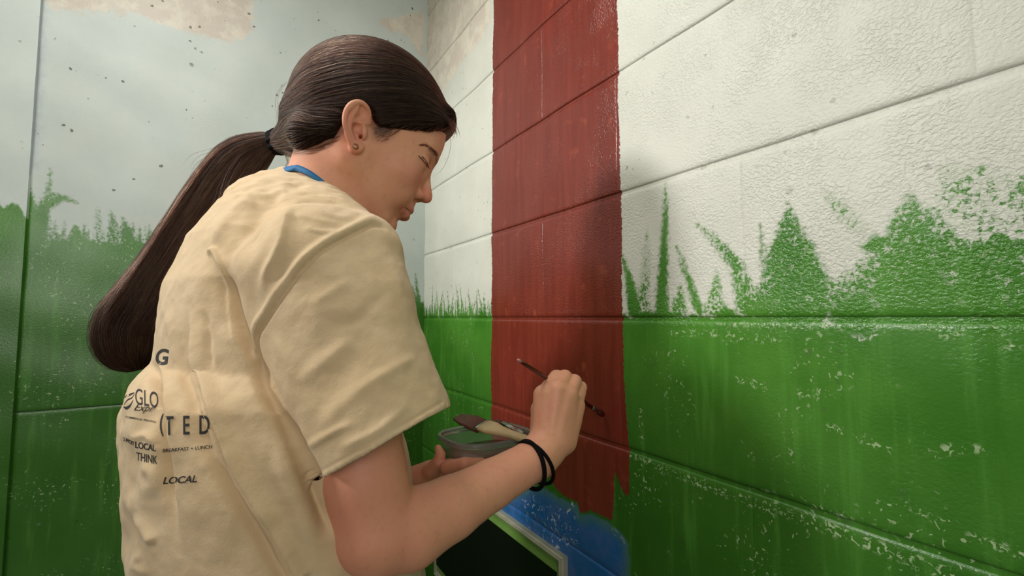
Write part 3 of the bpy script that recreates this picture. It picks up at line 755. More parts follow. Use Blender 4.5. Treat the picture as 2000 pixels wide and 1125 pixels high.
axL = np.array([.06, .02, -.17]); axL /= np.linalg.norm(axL); tL = (fc - SLf) @ axL
lid |= (tL > .185) & (np.linalg.norm((fc - SLf) - tL[:, None] * axL, axis=1) < .078) & ((fc - SLf) @ tl > -.03)
lid |= fc[:, 2] < EYE - .45
sq = sq[~lid]
used = np.zeros(len(sv), bool); used[sq.ravel()] = True; idx = np.cumsum(used) - 1; sv = sv[used]; sq = idx[sq]
e = np.sort(np.vstack([sq[:, [0, 1]], sq[:, [1, 2]], sq[:, [2, 3]], sq[:, [3, 0]]]), axis=1); ue, cn = np.unique(e, axis=0, return_counts=True)
bd = np.unique(ue[cn == 1]); sd_ = (sv[bd] - E0) @ hem_n
rb = sv[bd] - SLa; rb = np.linalg.norm(rb - (rb @ ax)[:, None] * ax, axis=1)
bd = bd[(np.abs(sd_) < .006) & (((sv[bd] - SLa) @ ax) > .06) & (rb < .076) & (torso_at(sv[bd]) > -.002)]; sv[bd] -= np.outer((sv[bd] - E0) @ hem_n, hem_n)
pp_ = proj(sv); zone = (np.hypot(pp_[:, 0] - 618, pp_[:, 1] - 934) < 15) & (sv[:, 1] < .62)
ed = np.vstack([sq[:, [0, 1]], sq[:, [1, 2]], sq[:, [2, 3]], sq[:, [3, 0]]])
for _ in range(4):   # iron out the under-arm corner of the hem
    acc = np.zeros_like(sv); cnt_ = np.zeros(len(sv)); np.add.at(acc, ed[:, 0], sv[ed[:, 1]]); np.add.at(acc, ed[:, 1], sv[ed[:, 0]]); np.add.at(cnt_, ed[:, 0], 1); np.add.at(cnt_, ed[:, 1], 1)
    sv[zone] = .4 * sv[zone] + .6 * acc[zone] / cnt_[zone][:, None]
shirt = mesh_np('shirt', sv, sq, M_CLOTH)
sub_ = shirt.modifiers.new('sub', 'SUBSURF'); sub_.levels = 1; bpy.context.view_layer.update()
me = bpy.data.meshes.new_from_object(shirt.evaluated_get(bpy.context.evaluated_depsgraph_get())); shirt.modifiers.clear(); shirt.data = me
sq = np.empty(len(me.loops), np.int32); me.loops.foreach_get('vertex_index', sq); sq = sq.reshape(-1, 4)
sv = coords_of(me).astype(float); nv = normals_of(me).astype(float); pxs = proj(sv)
vis = np.einsum('ij,ij->i', nv, (E0 - sv) / np.linalg.norm(E0 - sv, axis=1)[:, None]); vis = np.clip((vis + .05) / .3, 0, 1)
def stroke(pts, width, amp, kind='ridge', taper=(.15, .15), wvar=None):
    """a fold laid along a line seen in the photograph; amp in mm"""
    pts = spline(np.array(pts, float), 40); L = len(pts); best = np.full(len(pxs), 1e9); tt = np.zeros(len(pxs)); sg = np.zeros(len(pxs))
    bb = (pxs[:, 0] > pts[:, 0].min() - 4 * width) & (pxs[:, 0] < pts[:, 0].max() + 4 * width) & (pxs[:, 1] > pts[:, 1].min() - 4 * width) & (pxs[:, 1] < pts[:, 1].max() + 4 * width)
    ii = np.where(bb)[0]; q = pxs[ii]; b_ = np.full(len(ii), 1e9); t_ = np.zeros(len(ii)); s_ = np.zeros(len(ii))
    for i in range(L - 1):
        a, b = pts[i], pts[i + 1]; ab = b - a; t = np.clip((q - a) @ ab / (ab @ ab + 1e-9), 0, 1); r = q - a - t[:, None] * ab
        d = np.linalg.norm(r, axis=1); m = d < b_; b_[m] = d[m]; t_[m] = (i + t[m]) / (L - 1); s_[m] = np.sign(ab[0] * r[m, 1] - ab[1] * r[m, 0])
    x = b_ / width
    if kind == 'ridge': h = np.exp(-x * x * 1.2)
    elif kind == 'step':       # a lap: high on the left of the line, dropping sharply to the right
        h = np.where(s_ > 0, np.exp(-x * x * .6), -np.exp(-(x * 2.2) ** 2) * .55)
    elif kind == 'lap': h = np.where(s_ < 0, np.exp(-(x * .55) ** 2), np.exp(-(x * 3.0) ** 2)) - np.where(s_ > 0, .45 * np.exp(-((x - 1.0) * 1.6) ** 2), 0)
    e = np.clip(t_ / max(taper[0], 1e-3), 0, 1) * np.clip((1 - t_) / max(taper[1], 1e-3), 0, 1); e = e * e * (3 - 2 * e)
    out = np.zeros(len(pxs)); out[ii] = h * e * amp * .001 * vis[ii]; return out
D = np.zeros(len(sv))
SEAM = [(762, 452), (735, 438), (690, 455), (642, 482), (600, 518), (562, 563), (528, 612), (503, 655), (497, 700), (505, 730)]
D += stroke([(x - 9, y - 9) for x, y in SEAM], 9, 3.6, 'ridge', (.14, .1))
D += stroke(SEAM, 4.0, -3.0, 'ridge', (.10, .1))
# long lap that leaves the arm pit and falls to the waist
D += stroke([(432, 505), (438, 560), (455, 620), (480, 680), (508, 735), (540, 800), (570, 860), (600, 925), (625, 990), (650, 1060)], 17, -13.0, 'ridge', (.12, .1))
D += stroke([(405, 500), (418, 490), (430, 520), (436, 580), (452, 650), (478, 705), (500, 740)], 6, 4.5, 'ridge', (.1, .2))
D += stroke([(370, 585), (384, 690), (407, 778), (436, 855), (468, 930), (507, 995), (545, 1055), (585, 1135)], 12, 9.0, 'lap', (.2, .02))
D += stroke([(345, 640), (360, 730), (388, 848), (430, 928), (478, 1010), (528, 1094), (560, 1150)], 15, -9.0, 'ridge', (.25, .02))
D += stroke([(330, 580), (335, 640), (345, 720), (352, 780)], 10, 2.0, 'ridge', (.3, .3))
D += stroke([(392, 600), (404, 640), (410, 690), (418, 730)], 7, -3.6, 'ridge', (.3, .3))
D += stroke([(560, 385), (525, 395), (500, 425), (488, 470), (478, 520)], 20, -7.0, 'ridge', (.2, .3))
D += stroke([(575, 400), (560, 430), (552, 470), (540, 500), (520, 540), (505, 590)], 11, 5.5, 'ridge', (.2, .3))
D += stroke([(500, 380), (470, 400), (440, 435), (420, 480)], 11, 4.2, 'ridge', (.2, .2))
D += stroke([(560, 395), (600, 402), (650, 420), (700, 425)], 7, 1.6, 'ridge', (.2, .2))
D += stroke([(570, 420), (620, 428), (670, 436)], 6, 1.2, 'ridge', (.2, .2))
D += stroke([(560, 370), (600, 378), (650, 395)], 5, 1.0, 'ridge', (.2, .2))
D += stroke([(590, 445), (630, 452), (660, 450)], 6, 1.3, 'ridge', (.2, .2))
# crease along the spine where the cloth folds back
D += stroke([(300, 700), (306, 790), (316, 860), (322, 930), (332, 1000), (345, 1080)], 11, -15, 'ridge', (.1, .5))
D += stroke([(318, 700), (326, 780), (338, 860), (346, 930)], 12, 3.5, 'ridge', (.1, .3))
for pts, w_, am in ((((600, 600), (650, 570), (690, 545)), 12, 1.0), (((560, 760), (640, 700), (700, 650)), 16, 1.4), (((610, 850), (680, 780), (740, 730)), 18, 1.6), (((650, 880), (730, 845), (800, 790)), 10, 1.2),
                    (((590, 880), (640, 850), (700, 820)), 9, 1.3), (((760, 500), (780, 560), (800, 640)), 16, 1.2), (((640, 640), (700, 620), (760, 560)), 14, -1.2), (((700, 760), (770, 720), (820, 690)), 12, 1.1), (((520, 640), (560, 700), (580, 760)), 14, 1.4),
                    (((270, 900), (300, 930), (290, 980)), 14, 2.2), (((262, 1000), (290, 1040), (310, 1060)), 12, 2.0), (((280, 1070), (270, 1100), (300, 1125)), 10, 1.6), (((255, 860), (285, 850), (305, 870)), 8, 1.4), (((540, 840), (560, 930), (590, 1020), (630, 1120)), 26, 3.0)):
    D += stroke(pts, w_, am * 1.7, 'ridge', (.3, .3))
HEM = np.array([(628, 937), (690, 903), (750, 868), (812, 833), (871, 797)], float)
D += stroke(HEM + np.array([-7, -13]), 3.2, -.7, 'ridge', (.01, .01)) + stroke(HEM + np.array([-3, -5]), 6, .7, 'ridge', (.01, .01))
def vnoise(p, s, seed):
    """smooth value noise"""
    q = p * s; i = np.floor(q).astype(np.int64); u = q - i; u = u * u * (3 - 2 * u); r = 0
    for a in (0, 1):
        for b in (0, 1):
            for c in (0, 1):
                h = ((i[:, 0] + a) * 73856093) ^ ((i[:, 1] + b) * 19349663) ^ ((i[:, 2] + c) * 83492791) ^ (seed * 2654435761)
                h = (h ^ (h >> 13)) * 1274126177; h = ((h ^ (h >> 16)) & 0xffff) / 65535.
                r = r + h * (u[:, 0] if a else 1 - u[:, 0]) * (u[:, 1] if b else 1 - u[:, 1]) * (u[:, 2] if c else 1 - u[:, 2])
    return r - .5
slope = np.array([[.8, .2, .6], [0, 1, .3], [-.5, 0, .9]])
D += .0045 * vnoise(sv @ slope, 24, 1) + .0018 * vnoise(sv, 70, 2) + .0005 * vnoise(sv, 150, 3)
upper = np.clip((430 - pxs[:, 1]) / 60, 0, 1); D += upper * .0034 * vnoise(sv @ np.array([[1, 0, 0], [0, 1, 0], [0, 0, 2.2]]), 75, 5)
far = np.clip((330 - pxs[:, 0]) / 30, 0, 1) * np.clip((pxs[:, 1] - 740) / 60, 0, 1); D += far * .006 * vnoise(sv, 45, 8)
sv2 = sv + nv * D[:, None]
me.vertices.foreach_set('co', sv2.astype(np.float32).ravel()); me.update()
keep(shirt, person)
shirt_bvh = BVHTree.FromPolygons([tuple(p) for p in sv2], [tuple(q) for q in sq.tolist()])
so = shirt.modifiers.new('thickness', 'SOLIDIFY'); so.thickness = .0022; so.offset = -1
sm = shirt.modifiers.new('smooth', 'SMOOTH'); sm.factor = .5; sm.iterations = 1
shirt['label'] = 'cream short-sleeved tee with dark printing on the back'

# printing on the back of the tee
M_INK = plain('dark_ink', lin(44, 42, 42), .8)
def shoot(px, py, lift=.0010):
    d = Vector(ray(px, py)); l = d.length; d.normalize()
    h = shirt_bvh.ray_cast(Vector(E0), d)
    if h[0] is None: return None
    return h[0] - d * lift
def print_text(name, txt, box, slant=0.0, bold=0.0, mat=None, rise=0.0, shear=0):
    """lettering laid on the cloth; box = left, top, right, bottom of the line in the photograph, rise = px gained from left to right"""
    cu = bpy.data.curves.new(name, 'FONT'); cu.body = txt; cu.size = 1; cu.offset = bold; cu.resolution_u = 6; cu.shear = shear
    o = bpy.data.objects.new(name, cu); COL.objects.link(o); dg = bpy.context.evaluated_depsgraph_get()
    m = bpy.data.meshes.new_from_object(o.evaluated_get(dg)); bpy.data.objects.remove(o); bpy.data.curves.remove(cu)
    bm = bmesh.new(); bm.from_mesh(m); bpy.data.meshes.remove(m)
    bmesh.ops.triangulate(bm, faces=bm.faces[:])
    for _ in range(2): bmesh.ops.subdivide_edges(bm, edges=[e for e in bm.edges if e.calc_length() > .12], cuts=1); bmesh.ops.triangulate(bm, faces=bm.faces[:])
    xs = [v.co.x for v in bm.verts]; ys = [v.co.y for v in bm.verts]
    x0, x1, y0, y1 = min(xs), max(xs), min(ys), max(ys); bad = []
    for v in bm.verts:
        u = (v.co.x - x0) / (x1 - x0); w = (v.co.y - y0) / (y1 - y0)
        p = shoot(box[0] + u * (box[2] - box[0]) + slant * w, box[3] - w * (box[3] - box[1]) - rise * u)
        if p is None: bad.append(v)
        else: v.co = p
    bmesh.ops.delete(bm, geom=bad, context='VERTS')
    me = bpy.data.meshes.new(name); bm.to_mesh(me); bm.free()
    o = link(name, me, mat or M_INK, None, False); o.parent = shirt; return o
TXT = [('G', (303, 681, 328, 713), 2, .03, 0, .1), ('GLO', (264, 758, 309, 789), 0, .0, -8, 0), ('Expr', (260, 788, 300, 806), 4, .0, -3, .4), ('COMMERCIAL PRINTING', (245, 812, 304, 816), 0, .01, -10, 0),
       ('SUPPORT', (241, 853, 262, 861), 0, .02, -10, 0), ('LOCAL', (264, 862, 304, 875), 0, .02, -7, 0), ('THINK', (266, 883, 307, 899), 0, .01, -8, 0),
       ('T  E  D', (321, 813, 409, 850), 0, .012, 2, 0), ('(', (312, 808, 320, 852), 0, .01, 0, 0), ('BREAKFAST + LUNCH', (318, 877, 414, 884), 0, .01, 8, 0), ('LOCAL', (318, 932, 384, 946), 4, .02, 4, 0)]
for t_, b_, sl, bo, ri, sh in TXT: print_text('lettering', t_, b_, sl, bo, None, ri, sh)
def ink_shape(polys):
    V = []; F = []; ok = []
    for pts in polys:
        pts = spline(pts, 14); k = len(V)
        for x, y, w in pts:
            for s in (-1, 1): q = shoot(x, y + s * w); ok.append(q is not None); V.append(q or Vector(C7))
        for i in range(len(pts) - 1):
            if all(ok[k + 2 * i:k + 2 * i + 4]): F.append((k + 2 * i, k + 2 * i + 1, k + 2 * i + 3, k + 2 * i + 2))
    used = sorted({i for q in F for i in q}); mp = {i: j for j, i in enumerate(used)}; V = [V[i] for i in used]; F = [tuple(mp[i] for i in q) for q in F]
    o = mesh('emblem', V, F, M_INK, None, False); o.parent = shirt; return o
ink_shape([[(240, 783, .5), (245, 775, 2), (253, 771, 2.2), (262, 767, 1)], [(242, 790, .5), (249, 781, 1.4), (257, 777, 1.2), (263, 769, .4)], [(241, 795, 1), (247, 797, 3), (254, 792, 2.8), (260, 781, 1)]])

# trousers (out of the frame, they carry her to the floor)
M_DENIM = plain('blue_denim', lin(54, 66, 92), .85, 0, .3, 900)
f = Field((-.62, .25, .05), (.02, 1.0, EYE - .36), .007)
for sg in (-1, 1):
    hp_ = HIP + tl * sg * .075; kn = np.array([hp_[0] + .03, hp_[1] + .02, .45]) + tl * sg * .02; an = np.array([kn[0] - .03, kn[1] - .02, .09]) + tl * sg * .01
    f.chain([tuple(hp_ + [0, 0, .04]) + (.100,), tuple(hp_) + (.106,), tuple(kn) + (.078,), tuple(an) + (.06,)], .04)
v_, q_ = f.mesh(); tr = mesh_np('trousers', v_, q_, M_DENIM); keep(tr, person)
M_SHOE = plain('shoe_canvas', lin(40, 40, 44), .7)
for sg in (-1, 1):
    hp_ = HIP + tl * sg * .075; kn = np.array([hp_[0] + .03, hp_[1] + .02, .45]) + tl * sg * .02; an = np.array([kn[0] - .03, kn[1] - .02, .07]) + tl * sg * .01
    f = Field(an - [.18, .18, .075], an + [.2, .2, .09], .005)
    f.cap(an + [0, 0, -.03] - tf * .03, an + tf * .13 + [0, 0, -.037], .046, .036, .03)
    v_, q_ = f.mesh(); v_[:, 2] = np.maximum(v_[:, 2], .001); o = mesh_np('shoe', v_, q_, M_SHOE); keep(o, person)

# hair ties on the right wrist
wp = [P(1010, 905, .545), P(1036, 898, .560)]
wax = P(1066, 874, .578) - P(960, 938, .525); wax /= np.linalg.norm(wax)
def band(cpx, cpy, cd, r1, r2, tilt, th, name):
    c = P(cpx, cpy, cd); u = np.cross(wax, [0, 0, 1]); u /= np.linalg.norm(u); w = np.cross(u, wax); 
    pts = [c + u * math.cos(t) * r1 + w * math.sin(t) * r2 + wax * (math.sin(t) * tilt[0] + math.cos(t) * tilt[1]) for t in np.linspace(0, 2 * math.pi, 49)]
    o = mesh(name, *tube(pts, th, 8, False), M_ELASTIC); keep(o, person); return o
o = band(1036, 908, .556, .0262, .0272, (.0045, -.002), .0026, 'hair_tie'); o['label'] = 'black hair tie on the wrist'
o = band(1044, 904, .560, .0268, .0282, (-.0045, .003), .0022, 'hair_tie'); o['label'] = 'black hair tie on the wrist'

# ================================================================== hair
TIE_W = P(546, 277, .640); TIE = w2h(TIE_W)
f = Field((-.20, -.105, -.085), (.135, .105, .17), .0022)
f.ell(hp(-.85, 0, 5.6), hp(10.6, 8.1, 10.1), .01)
f.ell(hp(4.2, 0, 6.6), hp(6.7, 6.9, 5.6), .02)
f.chain([tuple(hp(-4.6, 0, 2.2)) + (.052,), tuple(hp(-7.6, 0, 1.0)) + (.028,), tuple(TIE) + (.0095,)], .022)
for sg in (-1, 1): f.chain([tuple(hp(-2.8, sg * 5.0, .2)) + (.024,), tuple(hp(-5.8, sg * 3.2, -1.7)) + (.022,), tuple(TIE) + (.009,)], .02)
f.ell(px2h(866, 238, -.012), hp(1.55, 3.4, 1.75), .012, R=rot_zyx(0, .35, 0))
zl = [px2h(540, 292, -.0), px2h(586, 350, -.03), px2h(617, 344, -.05), px2h(648, 322, -.064), px2h(664, 286, -.07), px2h(676, 226, -.072), px2h(700, 205, -.072), px2h(722, 226, -.072), px2h(742, 246, -.07), px2h(790, 257, -.06), px2h(832, 263, -.045), px2h(871, 261, -.02), px2h(893, 258, .0)]
zl = np.array([(q[0], q[2]) for q in zl]); zl = zl[np.argsort(zl[:, 0])]
def keep_above(X, Y, Z):
    zz = np.interp(X.ravel(), zl[:, 0], zl[:, 1]).astype(np.float32)[:, None, None]; return (Z - zz) + 0 * Y   # becomes the part to remove
def cut_fn(X, Y, Z):
    zz = np.interp(X.ravel(), zl[:, 0], zl[:, 1]).astype(np.float32)[:, None, None]; return (Z - zz) + 0 * (Y + X)
f.raw(cut_fn, .006, 'sub')
for sg in (-1, 1): f.ell(px2h(703, 246, -.072) * np.array([1, -sg, 1]) + np.array([0, sg * .013, 0]), hp(2.0, 1.8, 2.9), .004, 'sub')
cv, cq = largest(*f.mesh())
if True:  # strand relief in the mass itself
    cw = h2w(cv)
hair = mesh_np('hair', cw, cq, M_HAIRBASE); keep(hair, person); hair['label'] = 'dark brown hair pulled back smoothly'
cw_n = normals_of(hair.data).astype(float)
cap_bvh = BVHTree.FromPolygons([tuple(p) for p in cw], [tuple(q) for q in cq.tolist()])
def strands(name, paths, r0, mat, parent, label=None, tipf=.25):
    n = len(paths[0]); hc = bpy.data.hair_curves.new(name); hc.add_curves([len(p) for p in paths])
    hc.points.foreach_set('position', np.concatenate(paths).astype(np.float32).ravel())
    rr = np.concatenate([np.interp(np.linspace(0, 1, len(p)), [0, .12, .7, 1], [.6, 1, .9, tipf]) * r0 * random.uniform(.7, 1.3) for p in paths])
    hc.points.foreach_set('radius', rr.astype(np.float32)); hc.materials.append(mat)
    o = bpy.data.objects.new(name, hc); COL.objects.link(o); o['kind'] = 'stuff'
    if parent is person: keep(o, parent)
    else: o.parent = parent
    if label: o['label'] = label
    return o
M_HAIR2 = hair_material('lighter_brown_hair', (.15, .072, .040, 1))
ar = np.linalg.norm(np.cross(cw[cq[:, 1]] - cw[cq[:, 0]], cw[cq[:, 2]] - cw[cq[:, 0]]), axis=1)
fcx = cv[cq].mean(1)
seeds = rng.choice(len(cq), 13000, p=ar / ar.sum())
tie_w = TIE_W
def flow(p, n, lift, wob, steps=22, st=.0058):
    out = []; p = Vector(p)
    ph = random.random() * 6
    for i in range(steps):
        h = cap_bvh.find_nearest(p); q, nn = h[0], h[1]
        out.append(np.array(q + nn * lift)); d = Vector(tie_w) - q; L = d.length
        if L < .012: break
        t = d - nn * d.dot(nn)
        if t.length < 1e-5: break
        t.normalize(); s = nn.cross(t); t = (t + s * wob * math.sin(i * .35 + ph)).normalized()
        p = q + t * min(st, L)
    return np.array(out)
A_s, B_s = [], []
for i in seeds:
    q = cq[i]; w = rng.random(4); w /= w.sum(); p = (cw[q] * w[:, None]).sum(0)
    s_ = flow(p, None, random.choice((.0002, .0005, .0009, .0013)) * random.uniform(.5, 1.3), random.uniform(-.16, .16), 20)
    if len(s_) > 4:
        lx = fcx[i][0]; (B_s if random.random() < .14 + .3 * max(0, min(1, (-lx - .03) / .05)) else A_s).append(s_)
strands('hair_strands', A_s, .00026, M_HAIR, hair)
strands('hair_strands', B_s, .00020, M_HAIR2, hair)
# wisps: nape, temple, brow end of the fringe, stray hairs
W = []
def wisp(pts, n, spread):
    for _ in range(n):
        o = rng.normal(0, spread, 3); W.append(np.array([P(*q) for q in spline(pts, 14)]) + o * np.linspace(.4, 1.3, 14)[:, None])
wisp([(868, 225, .600), (884, 243, .605), (890, 258, .61), (888, 264, .612)], 26, .0022)
wisp([(560, 180, .66), (549, 200, .66), (545, 225, .66), (551, 245, .655)], 5, .004)
wisp([(562, 160, .66), (548, 180, .66), (546, 205, .66), (556, 235, .655)], 4, .004)
wisp([(878, 262, .61), (880, 285, .61), (874, 310, .61), (862, 332, .61), (845, 345, .615)], 1, .0003)
wisp([(690, 300, .56), (688, 312, .56), (696, 325, .562), (700, 340, .565)], 2, .0008)
wisp([(600, 290, .60), (580, 300, .615), (560, 292, .63)], 10, .004)
wisp([(630, 290, .585), (600, 305, .60), (575, 302, .62)], 12, .0035)
wisp([(566, 285, .635), (578, 310, .63), (573, 330, .63)], 5, .002)
wisp([(552, 290, .65), (562, 315, .655), (552, 334, .66), (535, 344, .665)], 9, .002)
strands('loose_strands', W, .00016, M_HAIR, hair, None, .1)
# fine short hair at the temple and sideburn, laid on the skin
body_bvh = BVHTree.FromPolygons([tuple(p) for p in coords_of(body.data).tolist()], [tuple(p.vertices) for p in body.data.polygons])
def on_skin(px, py, lift=.0004):
    d = Vector(ray(px, py)); d.normalize(); h = body_bvh.ray_cast(Vector((0, 0, EYE)), d)
    return None if h[0] is None else np.array(h[0] + h[1] * lift)
T = []
for _ in range(420):
    x = random.uniform(728, 792); top = np.interp(x, [728, 745, 790], [228, 240, 245]); dep = np.interp(x, [728, 738, 752, 770, 792], [18, 34, 38, 22, 4])
    y = top + random.random() ** 1.6 * dep; L = random.uniform(6, 12); pts = []
    for t in np.linspace(0, 1, 5):
        q = on_skin(x - L * t * .8, y + L * .35 * t * t, .0003 + .0002 * t)
        if q is not None: pts.append(q)
    if len(pts) == 5: T.append(np.array(pts))
for _ in range(160):   # hairline under the ear and at the nape
    x = random.uniform(585, 668); y = np.interp(x, [585, 617, 648, 668], [290, 290, 278, 262]) + random.random() ** 1.5 * 10; pts = []
    for t in np.linspace(0, 1, 5):
        q = on_skin(x - 14 * t, y + 3 * t, .0004)
        if q is not None: pts.append(q)
    if len(pts) == 5: T.append(np.array(pts))
strands('short_strands', T, .00007, M_HAIR, hair, None, .2)
# lanyard strap round the neck
M_BLUE = plain('blue_strap', lin(18, 118, 176), .6, 0, .3, 1500)
M_BLUE.node_tree.nodes['Principled BSDF'].inputs['Base Color'].default_value = lin(12, 104, 158)
a0 = [P(548, 334, .565), P(558, 330, .548), P(570, 328, .543)]
for x, y in ((582, 330), (600, 337), (618, 348), (634, 360), (648, 372)):
    q = on_skin(x, y, .0022); a0.append(q if q is not None else P(x, y, .56))
a0 += [P(668, 400, .535), P(690, 440, .57), P(690, 450, .62), P(640, 400, .68), P(570, 350, .66)]
pth = spline(a0 + [a0[0]], 80)
cen = np.mean(a0, axis=0)
V = []; F = []
for i, p in enumerate(pth):
    o_ = p - cen; o_[2] = 0; o_ /= np.linalg.norm(o_); up = np.array([0, 0, 1.]) * .8 - o_ * .45; up /= np.linalg.norm(up)
    for s, t in ((-1, 0), (1, 0), (1, 1), (-1, 1)): V.append(p + up * .0046 * s - np.cross(up, np.cross(o_, up)) * .0012 * t)
    if i:
        k = i * 4
        for j in range(4): F.append((k - 4 + j, k - 4 + (j + 1) % 4, k + (j + 1) % 4, k + j))
lan = mesh('lanyard', V, F, M_BLUE, None, True); keep(lan, person); lan['label'] = 'bright blue lanyard strap at the neckline'

# lashes and eyebrow of the near eye
T = []
for _ in range(75):
    u = random.random(); x, y = spline([(817, 303), (823, 310), (830, 318), (837, 327)], 50)[int(u * 49)]
    q = on_skin(x + random.uniform(-.6, .6), y + random.uniform(-.7, .7), .0003)
    if q is None: continue
    d = HR @ np.array([.75, -.35 + random.uniform(-.15, .15), -.62]); d /= np.linalg.norm(d); L = random.uniform(.005, .009)
    T.append(np.array([q + d * L * t + HR @ np.array([0, 0, 1.]) * L * .3 * t * t for t in np.linspace(0, 1, 6)]))
if T: lsh = strands('eyelashes', T, .00012, M_HAIR, person, None, .1)
T = []
for _ in range(170):
    u = random.random(); c = spline([(824, 285, 2.0), (833, 284, 3.2), (843, 289, 4.2), (852, 297, 4.0), (857, 304, 2.5)], 60)[int(u * 59)]
    x = c[0] + random.uniform(-1, 1); y = c[1] + random.gauss(0, .42) * c[2]; pts = []
    for t in np.linspace(0, 1, 4):
        q = on_skin(x - 7 * t, y - 3.5 * t + 1.5 * t * t, .0003)
        if q is not None: pts.append(q)
    if len(pts) == 4: T.append(np.array(pts))
strands('eyebrow', T, .00007, M_HAIR, person, None, .2)
# ponytail
TAIL = np.array([(546, 277, .640, 13), (515, 285, .645, 25), (470, 316, .645, 42), (428, 372, .640, 47), (382, 448, .632, 50), (336, 528, .625, 54), (298, 598, .62, 64), (272, 646, .62, 66), (266, 694, .62, 52), (272, 722, .62, 18)], float)
tp = np.array([tuple(P(a, b, c)) + (d * c / FPX,) for a, b, c, d in TAIL]); tp = spline(tp, 60)
cen = tp[:, :3]; rd = np.maximum(tp[:, 3], .004)
tan = np.gradient(cen, axis=0); tan /= np.linalg.norm(tan, axis=1)[:, None]
view = cen - E0; view /= np.linalg.norm(view, axis=1)[:, None]
sx = np.cross(tan, view); sx /= np.linalg.norm(sx, axis=1)[:, None]; dz = np.cross(sx, tan)
def tail_pt(i, th, rho):
    lock = 1 + .05 * math.sin(th * 5 + i * .05) + .035 * math.sin(th * 11 - i * .09)
    return cen[i] + (sx[i] * math.cos(th) + dz[i] * math.sin(th) * .62) * rd[i] * rho * lock
V = []; F = []; NT = 48
for i in range(60):
    for k in range(NT): V.append(tail_pt(i, 2 * math.pi * k / NT, .93))
for i in range(59):
    for k in range(NT): a = i * NT + k; b = i * NT + (k + 1) % NT; F.append((a, b, b + NT, a + NT))
F.append(tuple(range(NT))[::-1]); F.append(tuple(59 * NT + k for k in range(NT)))
tail = mesh('ponytail', V, F, M_HAIRBASE); keep(tail, person); tail['label'] = 'long brown ponytail lying over the far shoulder blade'
A_s, B_s = [], []
for _ in range(9500):
    th0 = random.uniform(0, 2 * math.pi); tw = random.uniform(-.5, .5); ro = random.uniform(.93, 1.03) if random.random() < .93 else random.uniform(1.03, 1.12)
    i0 = 0 if random.random() < .55 else random.randint(0, 34); i1 = min(59, int(random.triangular(34, 62, 57))); ph = random.random() * 6; pts = []
    for i in np.linspace(i0, i1, 22):
        j = int(i); t = (i - i0) / 60; pts.append(tail_pt(j, th0 + tw * t + .05 * math.sin(i * .2 + ph), ro if i > 8 else 1 + (ro - 1) * i / 8))
    paler = random.random() < (.32 if random.random() < .6 else .08)
    (B_s if paler else A_s).append(np.array(pts))
C_s = []
for _ in range(1100):
    th0 = random.uniform(0, 2 * math.pi); tw = random.uniform(-.4, .4); ro = random.uniform(.99, 1.05); i0 = random.randint(3, 16); i1 = random.randint(24, 44); ph = random.random() * 6
    C_s.append(np.array([tail_pt(int(i), th0 + tw * (i - i0) / 60 + .06 * math.sin(i * .25 + ph), ro) for i in np.linspace(i0, i1, 18)]))
strands('lighter_strands', C_s, .00022, hair_material('pale_brown_hair', (.26, .135, .075, 1)), tail)  # paler brown strands along the upper part of the ponytail
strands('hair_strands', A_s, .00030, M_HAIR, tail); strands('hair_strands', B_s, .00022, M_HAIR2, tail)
W = []
wisp([(470, 300, .62), (440, 345, .61), (425, 400, .60), (410, 470, .59)], 6, .005)
wisp([(450, 290, .67), (410, 305, .68), (385, 320, .69), (370, 345, .70)], 6, .006)
strands('loose_strands', W, .00016, M_HAIR, tail, None, .1)
# scrunched elastic round the ponytail
tt = tan[1]; u_ = sx[1]; w_ = dz[1]; V = []; F = []
c0 = P(543, 277, .641); n1, n2 = 72, 16
for i in range(n1):
    a = 2 * math.pi * i / n1; rr_ = .0135 + .0011 * math.sin(a * 9) ; cc = c0 + (u_ * math.cos(a) + w_ * math.sin(a)) * rr_; out = (u_ * math.cos(a) + w_ * math.sin(a))
    for k in range(n2):
        b = 2 * math.pi * k / n2; V.append(cc + out * math.cos(b) * (.0042 + .0010 * math.sin(a * 13)) + tt * math.sin(b) * (.0098 + .0012 * math.sin(a * 11)))
for i in range(n1):
    for k in range(n2): F.append((i * n2 + k, i * n2 + (k + 1) % n2, ((i + 1) % n1) * n2 + (k + 1) % n2, ((i + 1) % n1) * n2 + k))
o = mesh('hair_tie', V, F, M_ELASTIC); keep(o, person); o['label'] = 'black fabric hair tie holding the ponytail'

# ================================================================== what she holds
m_tub = G('clear_plastic'); m_tub.set(Base_Color=(.80, .83, .80, 1), Roughness=.12); m_tub.b.inputs['Transmission Weight'].default_value = .9
m_tub.b.inputs['IOR'].default_value = 1.3; m_tub.set(Normal=m_tub.bump(m_tub.noise(60, 4), .3, .002)); m_tub = m_tub.m
m_paint = G('wet_paint'); m_paint.set(Base_Color=m_paint.mix(m_paint.step(m_paint.noise(45, 4), .45, .6), lin(112, 66, 44), lin(128, 32, 26)), Roughness=.15); m_paint = m_paint.m
tc = np.array([-.040, .742, EYE - .183])                     # middle of the tub at rim height
ua = np.array([.82, .57, 0]); ua /= np.linalg.norm(ua); ub = np.array([-ua[1], ua[0], 0]); TILT = rot_zyx(0, 0, 0)
tub = empty('paint_tub', tuple(tc - [0, 0, .052])); tag(tub, 'clear plastic tub with red paint held in her left hand', 'tub')
def sq_ring(hw, hd, z, n=48, p=3.2, c=None):
    c = tc if c is None else c; out = []
    for i in range(n):
        a = 2 * math.pi * i / n; x = math.copysign(abs(math.cos(a)) ** (2 / p), math.cos(a)) * hw; y = math.copysign(abs(math.sin(a)) ** (2 / p), math.sin(a)) * hd
        out.append(c + ua * x + ub * y + np.array([0, 0, z]))
    return out
